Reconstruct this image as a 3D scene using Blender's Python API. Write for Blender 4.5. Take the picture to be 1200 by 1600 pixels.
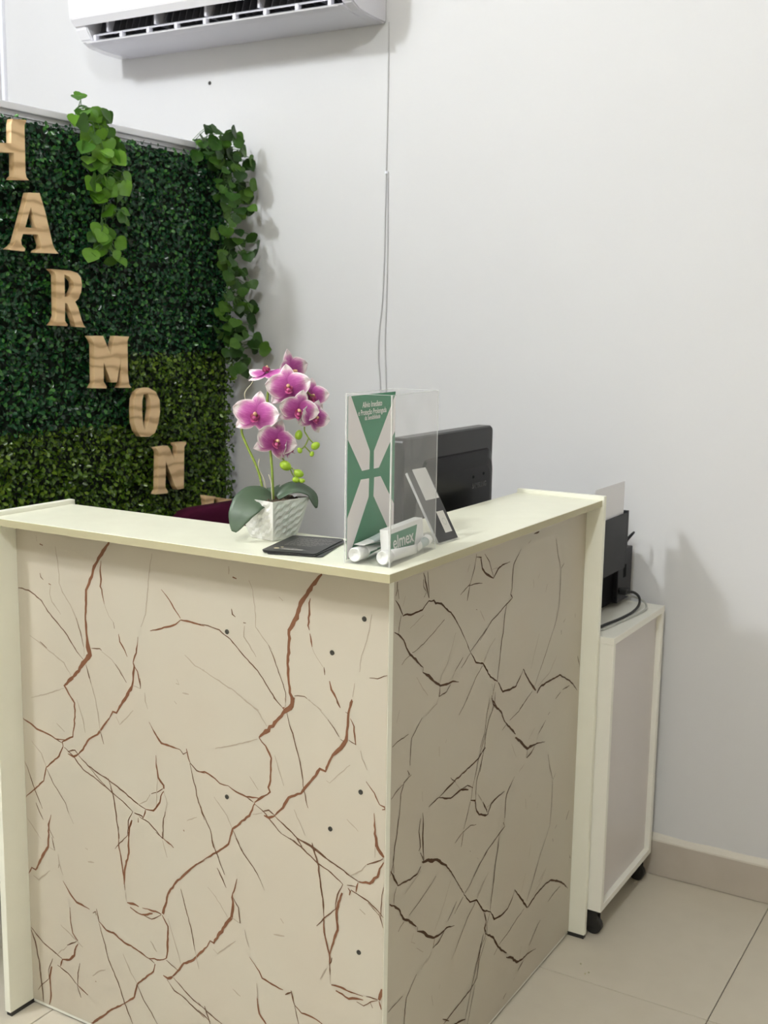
import bpy, bmesh, math, random
from mathutils import Vector, Matrix, noise
import numpy as np

for o in list(bpy.data.objects):
    bpy.data.objects.remove(o)
scene = bpy.context.scene
COL = scene.collection
R = math.radians

# ------------------------------------------------------------------ camera
cam_data = bpy.data.cameras.new('camera')
cam = bpy.data.objects.new('camera', cam_data)
COL.objects.link(cam)
scene.camera = cam
_ya, _pi, _ro = R(30.7509), R(-9.322), R(0.8661)
_fw = Vector((-math.sin(_ya) * math.cos(_pi), math.cos(_ya) * math.cos(_pi), math.sin(_pi)))
_r = Vector((math.cos(_ya), math.sin(_ya), 0))
_u = _r.cross(_fw)
_r2 = _r * math.cos(_ro) + _u * math.sin(_ro)
_u2 = _u * math.cos(_ro) - _r * math.sin(_ro)
cam.matrix_world = Matrix(((_r2.x, _u2.x, -_fw.x, 0.9506), (_r2.y, _u2.y, -_fw.y, -1.6185),
                           (_r2.z, _u2.z, -_fw.z, 1.4981), (0, 0, 0, 1)))
cam_data.sensor_fit = 'VERTICAL'
cam_data.sensor_height = 36.0
cam_data.lens = 36.0 * 1795.75 / 1600.0
cam_data.clip_start = 0.05
cam_data.dof.use_dof = True
cam_data.dof.focus_distance = 2.0
cam_data.dof.aperture_fstop = 9.0

# ------------------------------------------------------------------ world, lights, exposure
world = bpy.data.worlds.new('world')
scene.world = world
world.use_nodes = True
world.node_tree.nodes['Background'].inputs[0].default_value = (0.9, 0.93, 1.0, 1)
world.node_tree.nodes['Background'].inputs[1].default_value = 0.3
vs = scene.view_settings
vs.view_transform = 'Standard'
vs.look = 'None'
vs.gamma = 1.0
vs.use_curve_mapping = False
vs.exposure = 0.0
CEIL = 4.05
# opal globe lamps hanging under the ceiling: x, y, z, radius, emission strength, colour (the globes themselves are built below)
LAMPS = [(0.75, -2.7, 3.80, 0.15, 192.0, (0.935, 0.975, 1.0)), (-2.0, -2.1, 3.80, 0.15, 272.0, (0.94, 0.975, 1.0))]

# ------------------------------------------------------------------ materials
def mat(name, col, rough=0.5, metal=0.0, coat=0.0, noise_amt=0.0, noise_scale=8.0, col2=None,
        bump=0.0, bump_scale=60.0, spec=0.5, stretch=None, emit=None, sheen=0.0, alpha=1.0):
    m = bpy.data.materials.new(name)
    m.use_nodes = True
    nt = m.node_tree
    b = nt.nodes['Principled BSDF']
    b.inputs['Base Color'].default_value = (*col, 1)
    b.inputs['Roughness'].default_value = rough
    b.inputs['Metallic'].default_value = metal
    b.inputs['Coat Weight'].default_value = coat
    b.inputs['Specular IOR Level'].default_value = spec
    b.inputs['Sheen Weight'].default_value = sheen
    if emit:
        b.inputs['Emission Color'].default_value = (*col, 1)
        b.inputs['Emission Strength'].default_value = emit
    if noise_amt > 0 or bump > 0:
        tc = nt.nodes.new('ShaderNodeTexCoord')
        mp = nt.nodes.new('ShaderNodeMapping')
        nt.links.new(tc.outputs['Object'], mp.inputs[0])
        if stretch:
            mp.inputs['Scale'].default_value = stretch
    if noise_amt > 0:
        n = nt.nodes.new('ShaderNodeTexNoise')
        n.inputs['Scale'].default_value = noise_scale
        n.inputs['Detail'].default_value = 5
        nt.links.new(mp.outputs[0], n.inputs['Vector'])
        rp = nt.nodes.new('ShaderNodeValToRGB')
        c2 = col2 or tuple(c * 0.8 for c in col)
        rp.color_ramp.elements[0].position = 0.5 - 0.25
        rp.color_ramp.elements[1].position = 0.5 + 0.25
        rp.color_ramp.elements[0].color = (*[a * (1 - noise_amt) + b2 * noise_amt for a, b2 in zip(col, c2)], 1)
        rp.color_ramp.elements[1].color = (*col, 1)
        nt.links.new(n.outputs['Fac'], rp.inputs[0])
        nt.links.new(rp.outputs[0], b.inputs['Base Color'])
    if bump > 0:
        n2 = nt.nodes.new('ShaderNodeTexNoise')
        n2.inputs['Scale'].default_value = bump_scale
        n2.inputs['Detail'].default_value = 6
        nt.links.new(mp.outputs[0], n2.inputs['Vector'])
        bp = nt.nodes.new('ShaderNodeBump')
        bp.inputs['Strength'].default_value = bump
        bp.inputs['Distance'].default_value = 0.004
        nt.links.new(n2.outputs['Fac'], bp.inputs['Height'])
        nt.links.new(bp.outputs[0], b.inputs['Normal'])
    return m


def leaf_mat(name, cols, rough=0.35, trans=0.15):
    m = bpy.data.materials.new(name)
    m.use_nodes = True
    nt = m.node_tree
    b = nt.nodes['Principled BSDF']
    b.inputs['Roughness'].default_value = rough
    g = nt.nodes.new('ShaderNodeNewGeometry')
    rp = nt.nodes.new('ShaderNodeValToRGB')
    els = rp.color_ramp.elements
    while len(els) < len(cols):
        els.new(0.5)
    for i, c in enumerate(cols):
        els[i].position = i / (len(cols) - 1)
        els[i].color = (*c, 1)
    nt.links.new(g.outputs['Random Per Island'], rp.inputs[0])
    nt.links.new(rp.outputs[0], b.inputs['Base Color'])
    return m


def object_leaf_mat(name, cols, rough=0.35):
    m = bpy.data.materials.new(name)
    m.use_nodes = True
    nt = m.node_tree
    b = nt.nodes['Principled BSDF']
    b.inputs['Roughness'].default_value = rough
    b.inputs['Specular IOR Level'].default_value = 0.3
    oi = nt.nodes.new('ShaderNodeObjectInfo')
    rp = nt.nodes.new('ShaderNodeValToRGB')
    els = rp.color_ramp.elements
    while len(els) < len(cols):
        els.new(0.5)
    for i, c in enumerate(cols):
        els[i].position = i / (len(cols) - 1)
        els[i].color = (*c, 1)
    nt.links.new(oi.outputs['Random'], rp.inputs[0])
    nt.links.new(rp.outputs[0], b.inputs['Base Color'])
    return m


def acrylic_mat(name, haze, tint=(1, 1, 1)):
    m = bpy.data.materials.new(name)
    m.use_nodes = True
    nt = m.node_tree
    nt.nodes.remove(nt.nodes['Principled BSDF'])
    out = nt.nodes['Material Output']
    t = nt.nodes.new('ShaderNodeBsdfTransparent')
    t.inputs[0].default_value = (*tint, 1)
    gl = nt.nodes.new('ShaderNodeBsdfGlossy')
    gl.inputs['Roughness'].default_value = 0.03
    lw = nt.nodes.new('ShaderNodeLayerWeight')
    lw.inputs[0].default_value = 0.5
    pw = nt.nodes.new('ShaderNodeMath')
    pw.operation = 'POWER'
    pw.inputs[1].default_value = 5.0
    nt.links.new(lw.outputs['Facing'], pw.inputs[0])
    fr = nt.nodes.new('ShaderNodeMath')
    fr.operation = 'MULTIPLY_ADD'
    fr.inputs[1].default_value = 0.6
    fr.inputs[2].default_value = 0.02
    nt.links.new(pw.outputs[0], fr.inputs[0])
    mx = nt.nodes.new('ShaderNodeMixShader')
    nt.links.new(fr.outputs[0], mx.inputs[0])
    nt.links.new(t.outputs[0], mx.inputs[1])
    nt.links.new(gl.outputs[0], mx.inputs[2])
    df = nt.nodes.new('ShaderNodeBsdfDiffuse')
    df.inputs[0].default_value = (0.85, 0.86, 0.85, 1)
    tc = nt.nodes.new('ShaderNodeTexCoord')
    n = nt.nodes.new('ShaderNodeTexNoise')
    n.inputs['Scale'].default_value = 22
    n.inputs['Detail'].default_value = 6
    nt.links.new(tc.outputs['Object'], n.inputs['Vector'])
    mr = nt.nodes.new('ShaderNodeMapRange')
    mr.inputs['From Min'].default_value = 0.3
    mr.inputs['From Max'].default_value = 0.75
    mr.inputs['To Min'].default_value = haze * 0.75
    mr.inputs['To Max'].default_value = haze * 1.3
    nt.links.new(n.outputs['Fac'], mr.inputs['Value'])
    m2 = nt.nodes.new('ShaderNodeMixShader')
    nt.links.new(mr.outputs[0], m2.inputs[0])
    nt.links.new(mx.outputs[0], m2.inputs[1])
    nt.links.new(df.outputs[0], m2.inputs[2])
    nt.links.new(m2.outputs[0], out.inputs[0])
    return m


def wood_mat(name):
    m = bpy.data.materials.new(name)
    m.use_nodes = True
    nt = m.node_tree
    b = nt.nodes['Principled BSDF']
    b.inputs['Roughness'].default_value = 0.5
    tc = nt.nodes.new('ShaderNodeTexCoord')
    mp = nt.nodes.new('ShaderNodeMapping')
    mp.inputs['Scale'].default_value = (1.0, 0.35, 1.0)
    mp.inputs['Rotation'].default_value = (0.15, 0, 0)
    nt.links.new(tc.outputs['Object'], mp.inputs[0])
    oi = nt.nodes.new('ShaderNodeObjectInfo')
    ad = nt.nodes.new('ShaderNodeVectorMath')
    ad.operation = 'ADD'
    nt.links.new(mp.outputs[0], ad.inputs[0])
    sc = nt.nodes.new('ShaderNodeVectorMath')
    sc.operation = 'SCALE'
    sc.inputs[0].default_value = (3, 5, 7)
    nt.links.new(oi.outputs['Random'], sc.inputs['Scale'])
    nt.links.new(sc.outputs[0], ad.inputs[1])
    w = nt.nodes.new('ShaderNodeTexWave')
    w.wave_type = 'BANDS'
    w.bands_direction = 'Z'
    w.inputs['Scale'].default_value = 9
    w.inputs['Distortion'].default_value = 5
    w.inputs['Detail'].default_value = 3
    w.inputs['Detail Scale'].default_value = 2.2
    nt.links.new(ad.outputs[0], w.inputs['Vector'])
    rp = nt.nodes.new('ShaderNodeValToRGB')
    e = rp.color_ramp.elements
    e[0].position = 0.0
    e[0].color = (0.52, 0.33, 0.16, 1)
    e[1].position = 0.28
    e[1].color = (0.74, 0.52, 0.28, 1)
    e2 = e.new(0.8)
    e2.color = (0.82, 0.60, 0.34, 1)
    nt.links.new(w.outputs['Fac'], rp.inputs[0])
    nt.links.new(rp.outputs[0], b.inputs['Base Color'])
    return m


def petal_mat(name):
    # printed pattern of the silk petal: magenta heart, pale rim, fine streaks (attribute t = root to tip, s = across)
    m = bpy.data.materials.new(name)
    m.use_nodes = True
    nt = m.node_tree
    b = nt.nodes['Principled BSDF']
    b.inputs['Roughness'].default_value = 0.6
    at = nt.nodes.new('ShaderNodeAttribute')
    at.attribute_name = 'petal'
    sx = nt.nodes.new('ShaderNodeSeparateColor')
    nt.links.new(at.outputs['Color'], sx.inputs[0])
    w = nt.nodes.new('ShaderNodeTexNoise')
    w.inputs['Scale'].default_value = 6
    cv = nt.nodes.new('ShaderNodeCombineXYZ')
    nt.links.new(sx.outputs[1], cv.inputs[1])
    ml = nt.nodes.new('ShaderNodeMath')
    ml.operation = 'MULTIPLY'
    ml.inputs[1].default_value = 0.12
    nt.links.new(sx.outputs[0], ml.inputs[0])
    nt.links.new(ml.outputs[0], cv.inputs[0])
    mv = nt.nodes.new('ShaderNodeVectorMath')
    mv.operation = 'SCALE'
    mv.inputs['Scale'].default_value = 4
    nt.links.new(cv.outputs[0], mv.inputs[0])
    nt.links.new(mv.outputs[0], w.inputs['Vector'])
    a1 = nt.nodes.new('ShaderNodeMath')
    a1.operation = 'MULTIPLY_ADD'
    a1.inputs[1].default_value = 0.55
    a1.inputs[2].default_value = -0.27
    nt.links.new(w.outputs['Fac'], a1.inputs[0])
    a2 = nt.nodes.new('ShaderNodeMath')
    a2.operation = 'ADD'
    nt.links.new(sx.outputs[2], a2.inputs[0])
    nt.links.new(a1.outputs[0], a2.inputs[1])
    rp = nt.nodes.new('ShaderNodeValToRGB')
    e = rp.color_ramp.elements
    e[0].position = 0.0
    e[0].color = (0.26, 0.02, 0.17, 1)
    e[1].position = 1.0
    e[1].color = (0.86, 0.76, 0.80, 1)
    for pos, c in ((0.35, (0.36, 0.045, 0.26)), (0.58, (0.50, 0.13, 0.38)), (0.80, (0.66, 0.36, 0.54)), (0.90, (0.82, 0.68, 0.74))):
        k = e.new(pos)
        k.color = (*c, 1)
    nt.links.new(a2.outputs[0], rp.inputs[0])
    nt.links.new(rp.outputs[0], b.inputs['Base Color'])
    return m


M = {}
M['wall'] = mat('wall_paint', (0.695, 0.70, 0.722), 0.6, noise_amt=0.12, noise_scale=2.5, col2=(0.60, 0.595, 0.59), bump=0.12, bump_scale=35)
M['wall_far'] = mat('wall_taupe_bounce', (0.44, 0.395, 0.31), 0.7)  # unseen walls; taupe made up to dim and warm the bounced light
M['ceiling'] = mat('ceiling_paint', (0.78, 0.75, 0.68), 0.8)
M['grout'] = mat('grout', (0.20, 0.175, 0.145), 0.9)
M['tile'] = mat('floor_tile', (0.62, 0.57, 0.475), 0.38, noise_amt=0.6, noise_scale=14, col2=(0.57, 0.52, 0.43), bump=0.03, bump_scale=90)
M['skirt'] = mat('skirting_tile', (0.52, 0.47, 0.41), 0.45, noise_amt=0.6, noise_scale=20, col2=(0.47, 0.42, 0.36))
M['plaster'] = mat('plaster_lip', (0.70, 0.67, 0.60), 0.7, bump=0.4, bump_scale=60)
M['counter'] = mat('counter_laminate', (0.87, 0.87, 0.72), 0.38, noise_amt=0.25, noise_scale=20, col2=(0.72, 0.71, 0.57), bump=0.05, bump_scale=260)
M['edgeband'] = mat('edge_band', (0.45, 0.415, 0.265), 0.5, noise_amt=0.3, noise_scale=30, col2=(0.40, 0.365, 0.23))
M['post'] = mat('post_laminate', (0.90, 0.90, 0.79), 0.5, noise_amt=0.3, noise_scale=14, col2=(0.80, 0.79, 0.67))
M['post_white'] = mat('white_edge', (0.80, 0.80, 0.74), 0.5)
M['marble'] = mat('marble_print_laminate', (0.515, 0.478, 0.395), 0.42, noise_amt=0.6, noise_scale=6, col2=(0.505, 0.445, 0.36))
M['vein'] = mat('vein_brown', (0.185, 0.082, 0.042), 0.6, spec=0.25)
M['vein_deep'] = mat('vein_deep', (0.075, 0.036, 0.015), 0.6, spec=0.2)
M['vein_thin'] = mat('vein_thin', (0.13, 0.066, 0.036), 0.6, spec=0.25)
M['vein_faint'] = mat('vein_faint', (0.38, 0.32, 0.25), 0.5)
M['dark'] = mat('dark_rubber', (0.018, 0.017, 0.016), 0.6)
M['screw'] = mat('screw_grey', (0.035, 0.033, 0.026), 0.6)
M['cabinet'] = mat('cabinet_white', (0.88, 0.87, 0.80), 0.4)
M['cabinet_panel'] = mat('cabinet_panel', (0.68, 0.64, 0.63), 0.3)
M['mon'] = mat('monitor_black', (0.004, 0.004, 0.005), 0.25, spec=0.10)
M['mon_grey'] = mat('monitor_shell', (0.013, 0.013, 0.0145), 0.32, spec=0.22)
M['mon_logo'] = mat('monitor_logo', (0.06, 0.06, 0.06), 0.5)
M['screen'] = mat('screen_glass', (0.01, 0.01, 0.012), 0.1)
M['printer'] = mat('printer_grey', (0.017, 0.0175, 0.021), 0.45, spec=0.18)
M['printer_dark'] = mat('printer_black', (0.002, 0.002, 0.003), 0.8, spec=0.1)
M['paper'] = mat('paper', (0.80, 0.80, 0.83), 0.7)
M['cable_b'] = mat('cable_black', (0.012, 0.012, 0.013), 0.5)
M['cable_g'] = mat('cable_grey', (0.45, 0.45, 0.42), 0.5)
M['wall_wire'] = mat('wall_wire', (0.55, 0.55, 0.57), 0.6)
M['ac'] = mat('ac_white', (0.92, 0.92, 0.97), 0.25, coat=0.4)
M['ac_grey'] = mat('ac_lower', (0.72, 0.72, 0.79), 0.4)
M['ac_dark'] = mat('ac_inside', (0.02, 0.02, 0.028), 0.6)
M['ac_fin'] = mat('ac_fin', (0.16, 0.16, 0.18), 0.5)
M['frame_w'] = mat('partition_white', (0.88, 0.89, 0.96), 0.45)
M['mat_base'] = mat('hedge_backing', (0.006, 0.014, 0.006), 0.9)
M['leaf_dark'] = leaf_mat('hedge_leaf_dark', [(0.003, 0.024, 0.011), (0.007, 0.052, 0.020), (0.014, 0.085, 0.026), (0.055, 0.20, 0.028)], 0.24)
M['leaf_olive'] = leaf_mat('hedge_leaf_olive', [(0.014, 0.040, 0.004), (0.040, 0.095, 0.007), (0.075, 0.16, 0.010), (0.15, 0.25, 0.02)], 0.26)
M['ivy'] = object_leaf_mat('ivy_leaf', [(0.03, 0.10, 0.006), (0.07, 0.19, 0.012), (0.12, 0.27, 0.022)], 0.42)
M['ivy_dark'] = object_leaf_mat('ivy_leaf_deep', [(0.010, 0.040, 0.004), (0.025, 0.080, 0.007), (0.065, 0.15, 0.014)], 0.42)
M['ivy_stem'] = mat('ivy_stem', (0.07, 0.17, 0.04), 0.5)
M['wood'] = wood_mat('pine_wood')
M['knot'] = mat('wood_knot', (0.16, 0.07, 0.03), 0.6)
M['plum'] = mat('plum_fabric', (0.05, 0.004, 0.02), 0.9, spec=0.1, noise_amt=0.4, noise_scale=80)
M['pot'] = mat('pot_ceramic', (0.83, 0.82, 0.80), 0.22, coat=0.3)
M['soil'] = mat('bark_soil', (0.10, 0.065, 0.04), 0.95, noise_amt=0.9, noise_scale=60, col2=(0.02, 0.015, 0.01), bump=1.0, bump_scale=80)
M['o_leaf'] = mat('orchid_leaf', (0.062, 0.10, 0.058), 0.4, noise_amt=0.4, noise_scale=25, col2=(0.048, 0.082, 0.055))
M['o_stem'] = mat('orchid_stem', (0.22, 0.30, 0.045), 0.5)
M['o_bud'] = mat('orchid_bud', (0.34, 0.50, 0.03), 0.45, noise_amt=0.4, noise_scale=60, col2=(0.26, 0.42, 0.03))
M['o_root'] = mat('orchid_root', (0.62, 0.58, 0.42), 0.7)
M['petal'] = petal_mat('orchid_petal')
M['lip'] = mat('orchid_lip', (0.34, 0.02, 0.13), 0.55, noise_amt=0.8, noise_scale=90, col2=(0.55, 0.14, 0.30))
M['column'] = mat('orchid_column', (0.66, 0.40, 0.24), 0.5)
M['acrylic'] = acrylic_mat('acrylic_pane', 0.012)
M['acrylic_hazy'] = acrylic_mat('acrylic_pane_scuff_glare', 0.055)  # white haze for scratches and dust, with the pane's reflections painted in
M['acrylic_edge'] = acrylic_mat('acrylic_edge', 0.45)
M['green'] = mat('poster_green', (0.035, 0.235, 0.125), 0.45, noise_amt=0.25, noise_scale=9, col2=(0.05, 0.28, 0.16))
M['poster_w'] = mat('poster_white', (0.88, 0.85, 0.87), 0.5)
M['ink_w'] = mat('white_print', (0.80, 0.82, 0.80), 0.5)
M['tube_w'] = mat('tube_white', (0.92, 0.93, 0.93), 0.3)
M['tube_grey'] = mat('tube_speckle', (0.60, 0.68, 0.68), 0.35, noise_amt=0.8, noise_scale=260, col2=(0.42, 0.52, 0.53))
M['tube_green'] = mat('tube_green', (0.02, 0.22, 0.13), 0.35)
M['green_dark'] = mat('carton_green_dark', (0.012, 0.11, 0.065), 0.4)
M['card'] = mat('card_black', (0.020, 0.020, 0.021), 0.38, noise_amt=0.5, noise_scale=40, col2=(0.035, 0.033, 0.033))
M['card_ink'] = mat('card_ink', (0.32, 0.30, 0.28), 0.5)
M['gold'] = mat('gold_ink', (0.75, 0.65, 0.42), 0.5)
M['plate'] = mat('sign_black', (0.018, 0.018, 0.018), 0.3)
M['sticker'] = mat('sticker_grey', (0.62, 0.62, 0.60), 0.5)
M['sticker_w'] = mat('sticker_white', (0.74, 0.73, 0.70), 0.5)
M['lamp_frame'] = mat('lamp_frame', (0.8, 0.8, 0.8), 0.4)
M['wood_desk'] = mat('inner_board', (0.70, 0.69, 0.60), 0.5)

# ------------------------------------------------------------------ helpers
BASE = {}


def thing(name, label, cat, base, group=None):
    o = bpy.data.objects.new(name, None)
    o.empty_display_size = 0.05
    COL.objects.link(o)
    o.location = base
    BASE[o.name] = Vector(base)
    o['label'] = label
    o['category'] = cat
    if group:
        o['group'] = group
    return o


def tag(o, label, cat, group=None):
    o['label'] = label
    o['category'] = cat
    if group:
        o['group'] = group
    return o


def link(name, me, parent=None, material=None, smooth=False):
    """mesh with world coordinates -> object under parent (or at its own base)"""
    if parent is not None:
        b = BASE[parent.name]
    else:
        n = len(me.vertices)
        co = np.empty(n * 3)
        me.vertices.foreach_get('co', co)
        co = co.reshape(-1, 3)
        lo, hi = co.min(0), co.max(0)
        b = Vector(((lo[0] + hi[0]) / 2, (lo[1] + hi[1]) / 2, lo[2]))
    me.transform(Matrix.Translation(-b))
    o = bpy.data.objects.new(name, me)
    COL.objects.link(o)
    if parent is not None:
        o.parent = parent
        BASE[o.name] = b
    else:
        o.location = b
        BASE[o.name] = b
    if material is not None:
        ml = material if isinstance(material, (list, tuple)) else [material]
        for k in ml:
            me.materials.append(M[k])
    if smooth:
        me.shade_smooth()
    return o


def mesh(name, verts, faces, mi=None):
    me = bpy.data.meshes.new(name)
    me.from_pydata([tuple(v) for v in verts], [], faces)
    if mi is not None:
        me.polygons.foreach_set('material_index', mi)
    me.update()
    return me


def from_bm(name, bm):
    me = bpy.data.meshes.new(name)
    bm.to_mesh(me)
    bm.free()
    return me


def bm_box(bm, x0, x1, y0, y1, z0, z1, bevel=0.0, seg=2):
    vs_ = [bm.verts.new((x, y, z)) for x in (x0, x1) for y in (y0, y1) for z in (z0, z1)]
    f = [(0, 1, 3, 2), (4, 6, 7, 5), (0, 4, 5, 1), (2, 3, 7, 6), (0, 2, 6, 4), (1, 5, 7, 3)]
    fs = [bm.faces.new([vs_[i] for i in q]) for q in f]
    if bevel > 0:
        es = list({e for q in fs for e in q.edges})
        bmesh.ops.bevel(bm, geom=es, offset=bevel, segments=seg, profile=0.5, affect='EDGES')


def box(name, x0, x1, y0, y1, z0, z1, material, parent=None, bevel=0.0015, seg=2):
    bm = bmesh.new()
    bm_box(bm, x0, x1, y0, y1, z0, z1, bevel, seg)
    return link(name, from_bm(name, bm), parent, material)


def boxes(name, lst, material, parent=None, bevel=0.0015):
    bm = bmesh.new()
    for b in lst:
        bm_box(bm, *b, bevel)
    return link(name, from_bm(name, bm), parent, material)


def frame_axes(t, up):
    t = t.normalized()
    a = up - t * up.dot(t)
    if a.length < 1e-5:
        a = Vector((1, 0, 0)) - t * t.x
        if a.length < 1e-5:
            a = Vector((0, 1, 0))
    a.normalize()
    return a, t.cross(a)


def tube_geo(pts, rad, n=8, cap=True):
    pts = [Vector(p) for p in pts]
    if not isinstance(rad, (list, tuple)):
        rad = [rad] * len(pts)
    V, F = [], []
    up = Vector((0.3, 0.2, 1))
    for i, p in enumerate(pts):
        t = (pts[min(i + 1, len(pts) - 1)] - pts[max(i - 1, 0)])
        a, b = frame_axes(t, up)
        up = a
        for k in range(n):
            an = 2 * math.pi * k / n
            V.append(p + (a * math.cos(an) + b * math.sin(an)) * rad[i])
    for i in range(len(pts) - 1):
        for k in range(n):
            k2 = (k + 1) % n
            F.append((i * n + k, i * n + k2, (i + 1) * n + k2, (i + 1) * n + k))
    if cap:
        F.append(tuple(range(n - 1, -1, -1)))
        F.append(tuple(range((len(pts) - 1) * n, len(pts) * n)))
    return V, F


def spline(pts, k=6):
    pts = [Vector(p) for p in pts]
    out = []
    for i in range(len(pts) - 1):
        p0, p1, p2, p3 = pts[max(i - 1, 0)], pts[i], pts[i + 1], pts[min(i + 2, len(pts) - 1)]
        for j in range(k):
            t = j / k
            out.append(0.5 * ((2 * p1) + (p2 - p0) * t + (2 * p0 - 5 * p1 + 4 * p2 - p3) * t * t + (3 * p1 - p0 - 3 * p2 + p3) * t ** 3))
    out.append(pts[-1])
    return out


def tube(name, pts, rad, material, parent=None, n=8):
    V, F = tube_geo(pts, rad, n)
    return link(name, mesh(name, V, F), parent, material, True)


def join(parts):
    V, F = [], []
    for v, f in parts:
        o = len(V)
        V += v
        F += [tuple(i + o for i in q) for q in f]
    return V, F


def lathe_geo(profile, origin, axis, n=20):
    """profile = [(dist along axis, radius)]"""
    origin = Vector(origin)
    axis = Vector(axis).normalized()
    a, b = frame_axes(axis, Vector((0, 0, 1)))
    V, F = [], []
    for d, r in profile:
        for k in range(n):
            an = 2 * math.pi * k / n
            V.append(origin + axis * d + (a * math.cos(an) + b * math.sin(an)) * max(r, 1e-5))
    for i in range(len(profile) - 1):
        for k in range(n):
            k2 = (k + 1) % n
            F.append((i * n + k, i * n + k2, (i + 1) * n + k2, (i + 1) * n + k))
    F.append(tuple(range(n - 1, -1, -1)))
    F.append(tuple(range((len(profile) - 1) * n, len(profile) * n)))
    return V, F


def fix_normals(o):
    bm = bmesh.new()
    bm.from_mesh(o.data)
    bmesh.ops.recalc_face_normals(bm, faces=bm.faces)
    bm.to_mesh(o.data)
    bm.free()
    return o


def shape_mesh(name, polys, depth, bevel=0.0):
    """filled 2D outline with holes (x,y) extruded +-depth/2 in z -> mesh in its own plane"""
    cu = bpy.data.curves.new(name, 'CURVE')
    cu.dimensions = '2D'
    cu.fill_mode = 'BOTH'
    cu.extrude = depth / 2
    cu.bevel_depth = bevel
    cu.bevel_resolution = 1
    cu.offset = -bevel
    for pl in polys:
        sp = cu.splines.new('POLY')
        sp.points.add(len(pl) - 1)
        for i, (x, y) in enumerate(pl):
            sp.points[i].co = (x, y, 0, 1)
        sp.use_cyclic_u = True
    o = bpy.data.objects.new(name, cu)
    COL.objects.link(o)
    dg = bpy.context.evaluated_depsgraph_get()
    me = bpy.data.meshes.new_from_object(o.evaluated_get(dg))
    bpy.data.objects.remove(o)
    bpy.data.curves.remove(cu)
    me.name = name
    me.materials.clear()
    return me


def text_mesh(body, size, depth=0.0003, align='CENTER'):
    cu = bpy.data.curves.new('lettering', 'FONT')
    cu.body = body
    cu.size = size
    cu.extrude = depth / 2
    cu.align_x = align
    cu.offset = size * .012
    cu.resolution_u = 3
    o = bpy.data.objects.new('lettering', cu)
    COL.objects.link(o)
    dg = bpy.context.evaluated_depsgraph_get()
    me = bpy.data.meshes.new_from_object(o.evaluated_get(dg))
    bpy.data.objects.remove(o)
    bpy.data.curves.remove(cu)
    me.materials.clear()
    return me


def plane_mx(origin, xdir, ydir):
    x = Vector(xdir).normalized()
    y = Vector(ydir)
    y = (y - x * y.dot(x)).normalized()
    z = x.cross(y)
    o = Vector(origin)
    return Matrix(((x.x, y.x, z.x, o.x), (x.y, y.y, z.y, o.y), (x.z, y.z, z.z, o.z), (0, 0, 0, 1)))


def place(me, mx):
    me.transform(mx)
    return me


def structure(o):
    o['kind'] = 'structure'
    return o


# ================================================================== the setting
D = 1.35                       # back wall plane
X0, X1, Y0 = -2.41, 3.4, -4.6  # room extents
fl = structure(box('floor', X0 - .1, X1 + .1, Y0 - .1, D + .1, -0.10, -0.0035, 'grout', None, 0))
TS = 0.6185
tile_me = None
gx0, gy0 = 0.394, 0.738
i0 = int(math.floor((X0 - gx0) / TS))
i1 = int(math.ceil((X1 - gx0) / TS))
j0 = int(math.floor((Y0 - gy0) / TS))
for i in range(i0, i1):
    for j in range(j0, 1):
        x0, x1 = max(gx0 + i * TS, X0), min(gx0 + (i + 1) * TS, X1)
        y0, y1 = max(gy0 + j * TS, Y0), min(gy0 + (j + 1) * TS, D)
        if x1 - x0 < .02 or y1 - y0 < .02:
            continue
        full = x1 - x0 > TS - .001 and y1 - y0 > TS - .001
        if full:
            if tile_me is None:
                bm = bmesh.new()
                bm_box(bm, -TS / 2 + .0012, TS / 2 - .0012, -TS / 2 + .0012, TS / 2 - .0012, -0.009, 0, .0008, 1)
                tile_me = from_bm('floor_tile', bm)
                tile_me.materials.append(M['tile'])
            o = bpy.data.objects.new('floor_tile', tile_me)
            COL.objects.link(o)
            o.parent = fl
            o.location = Vector(((x0 + x1) / 2, (y0 + y1) / 2, 0)) - BASE[fl.name]
        else:
            box('floor_tile', x0 + .0012, x1 - .0012, y0 + .0012, y1 - .0012, -0.009, 0, 'tile', fl, .0008, 1)
wb = structure(box('wall_back', X0 - .1, X1 + .1, D, D + .1, 0, CEIL, 'wall', None, 0))
structure(box('wall_left', X0 - .1, X0, Y0, D, 0, CEIL, 'wall', None, 0))
structure(box('wall_right', X1, X1 + .1, Y0, D, 0, CEIL, 'wall_far', None, 0))
structure(box('wall_front', X0 - .1, X1 + .1, Y0 - .1, Y0, 0, CEIL, 'wall_far', None, 0))
structure(box('ceiling', X0 - .1, X1 + .1, Y0 - .1, D + .1, CEIL, CEIL + .1, 'ceiling', None, 0))
structure(box('trim_1', -2.41, -2.394, D - .014, D, 0, CEIL, 'frame_w', None, .001))
# screw hole above the green wall
V, F = lathe_geo([(0, .006), (.0012, .006), (.0014, .004)], (-1.478, D, 2.237), (0, -1, 0), 12)
link('screw_hole', mesh('screw_hole', V, F), wb, 'dark')
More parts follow.
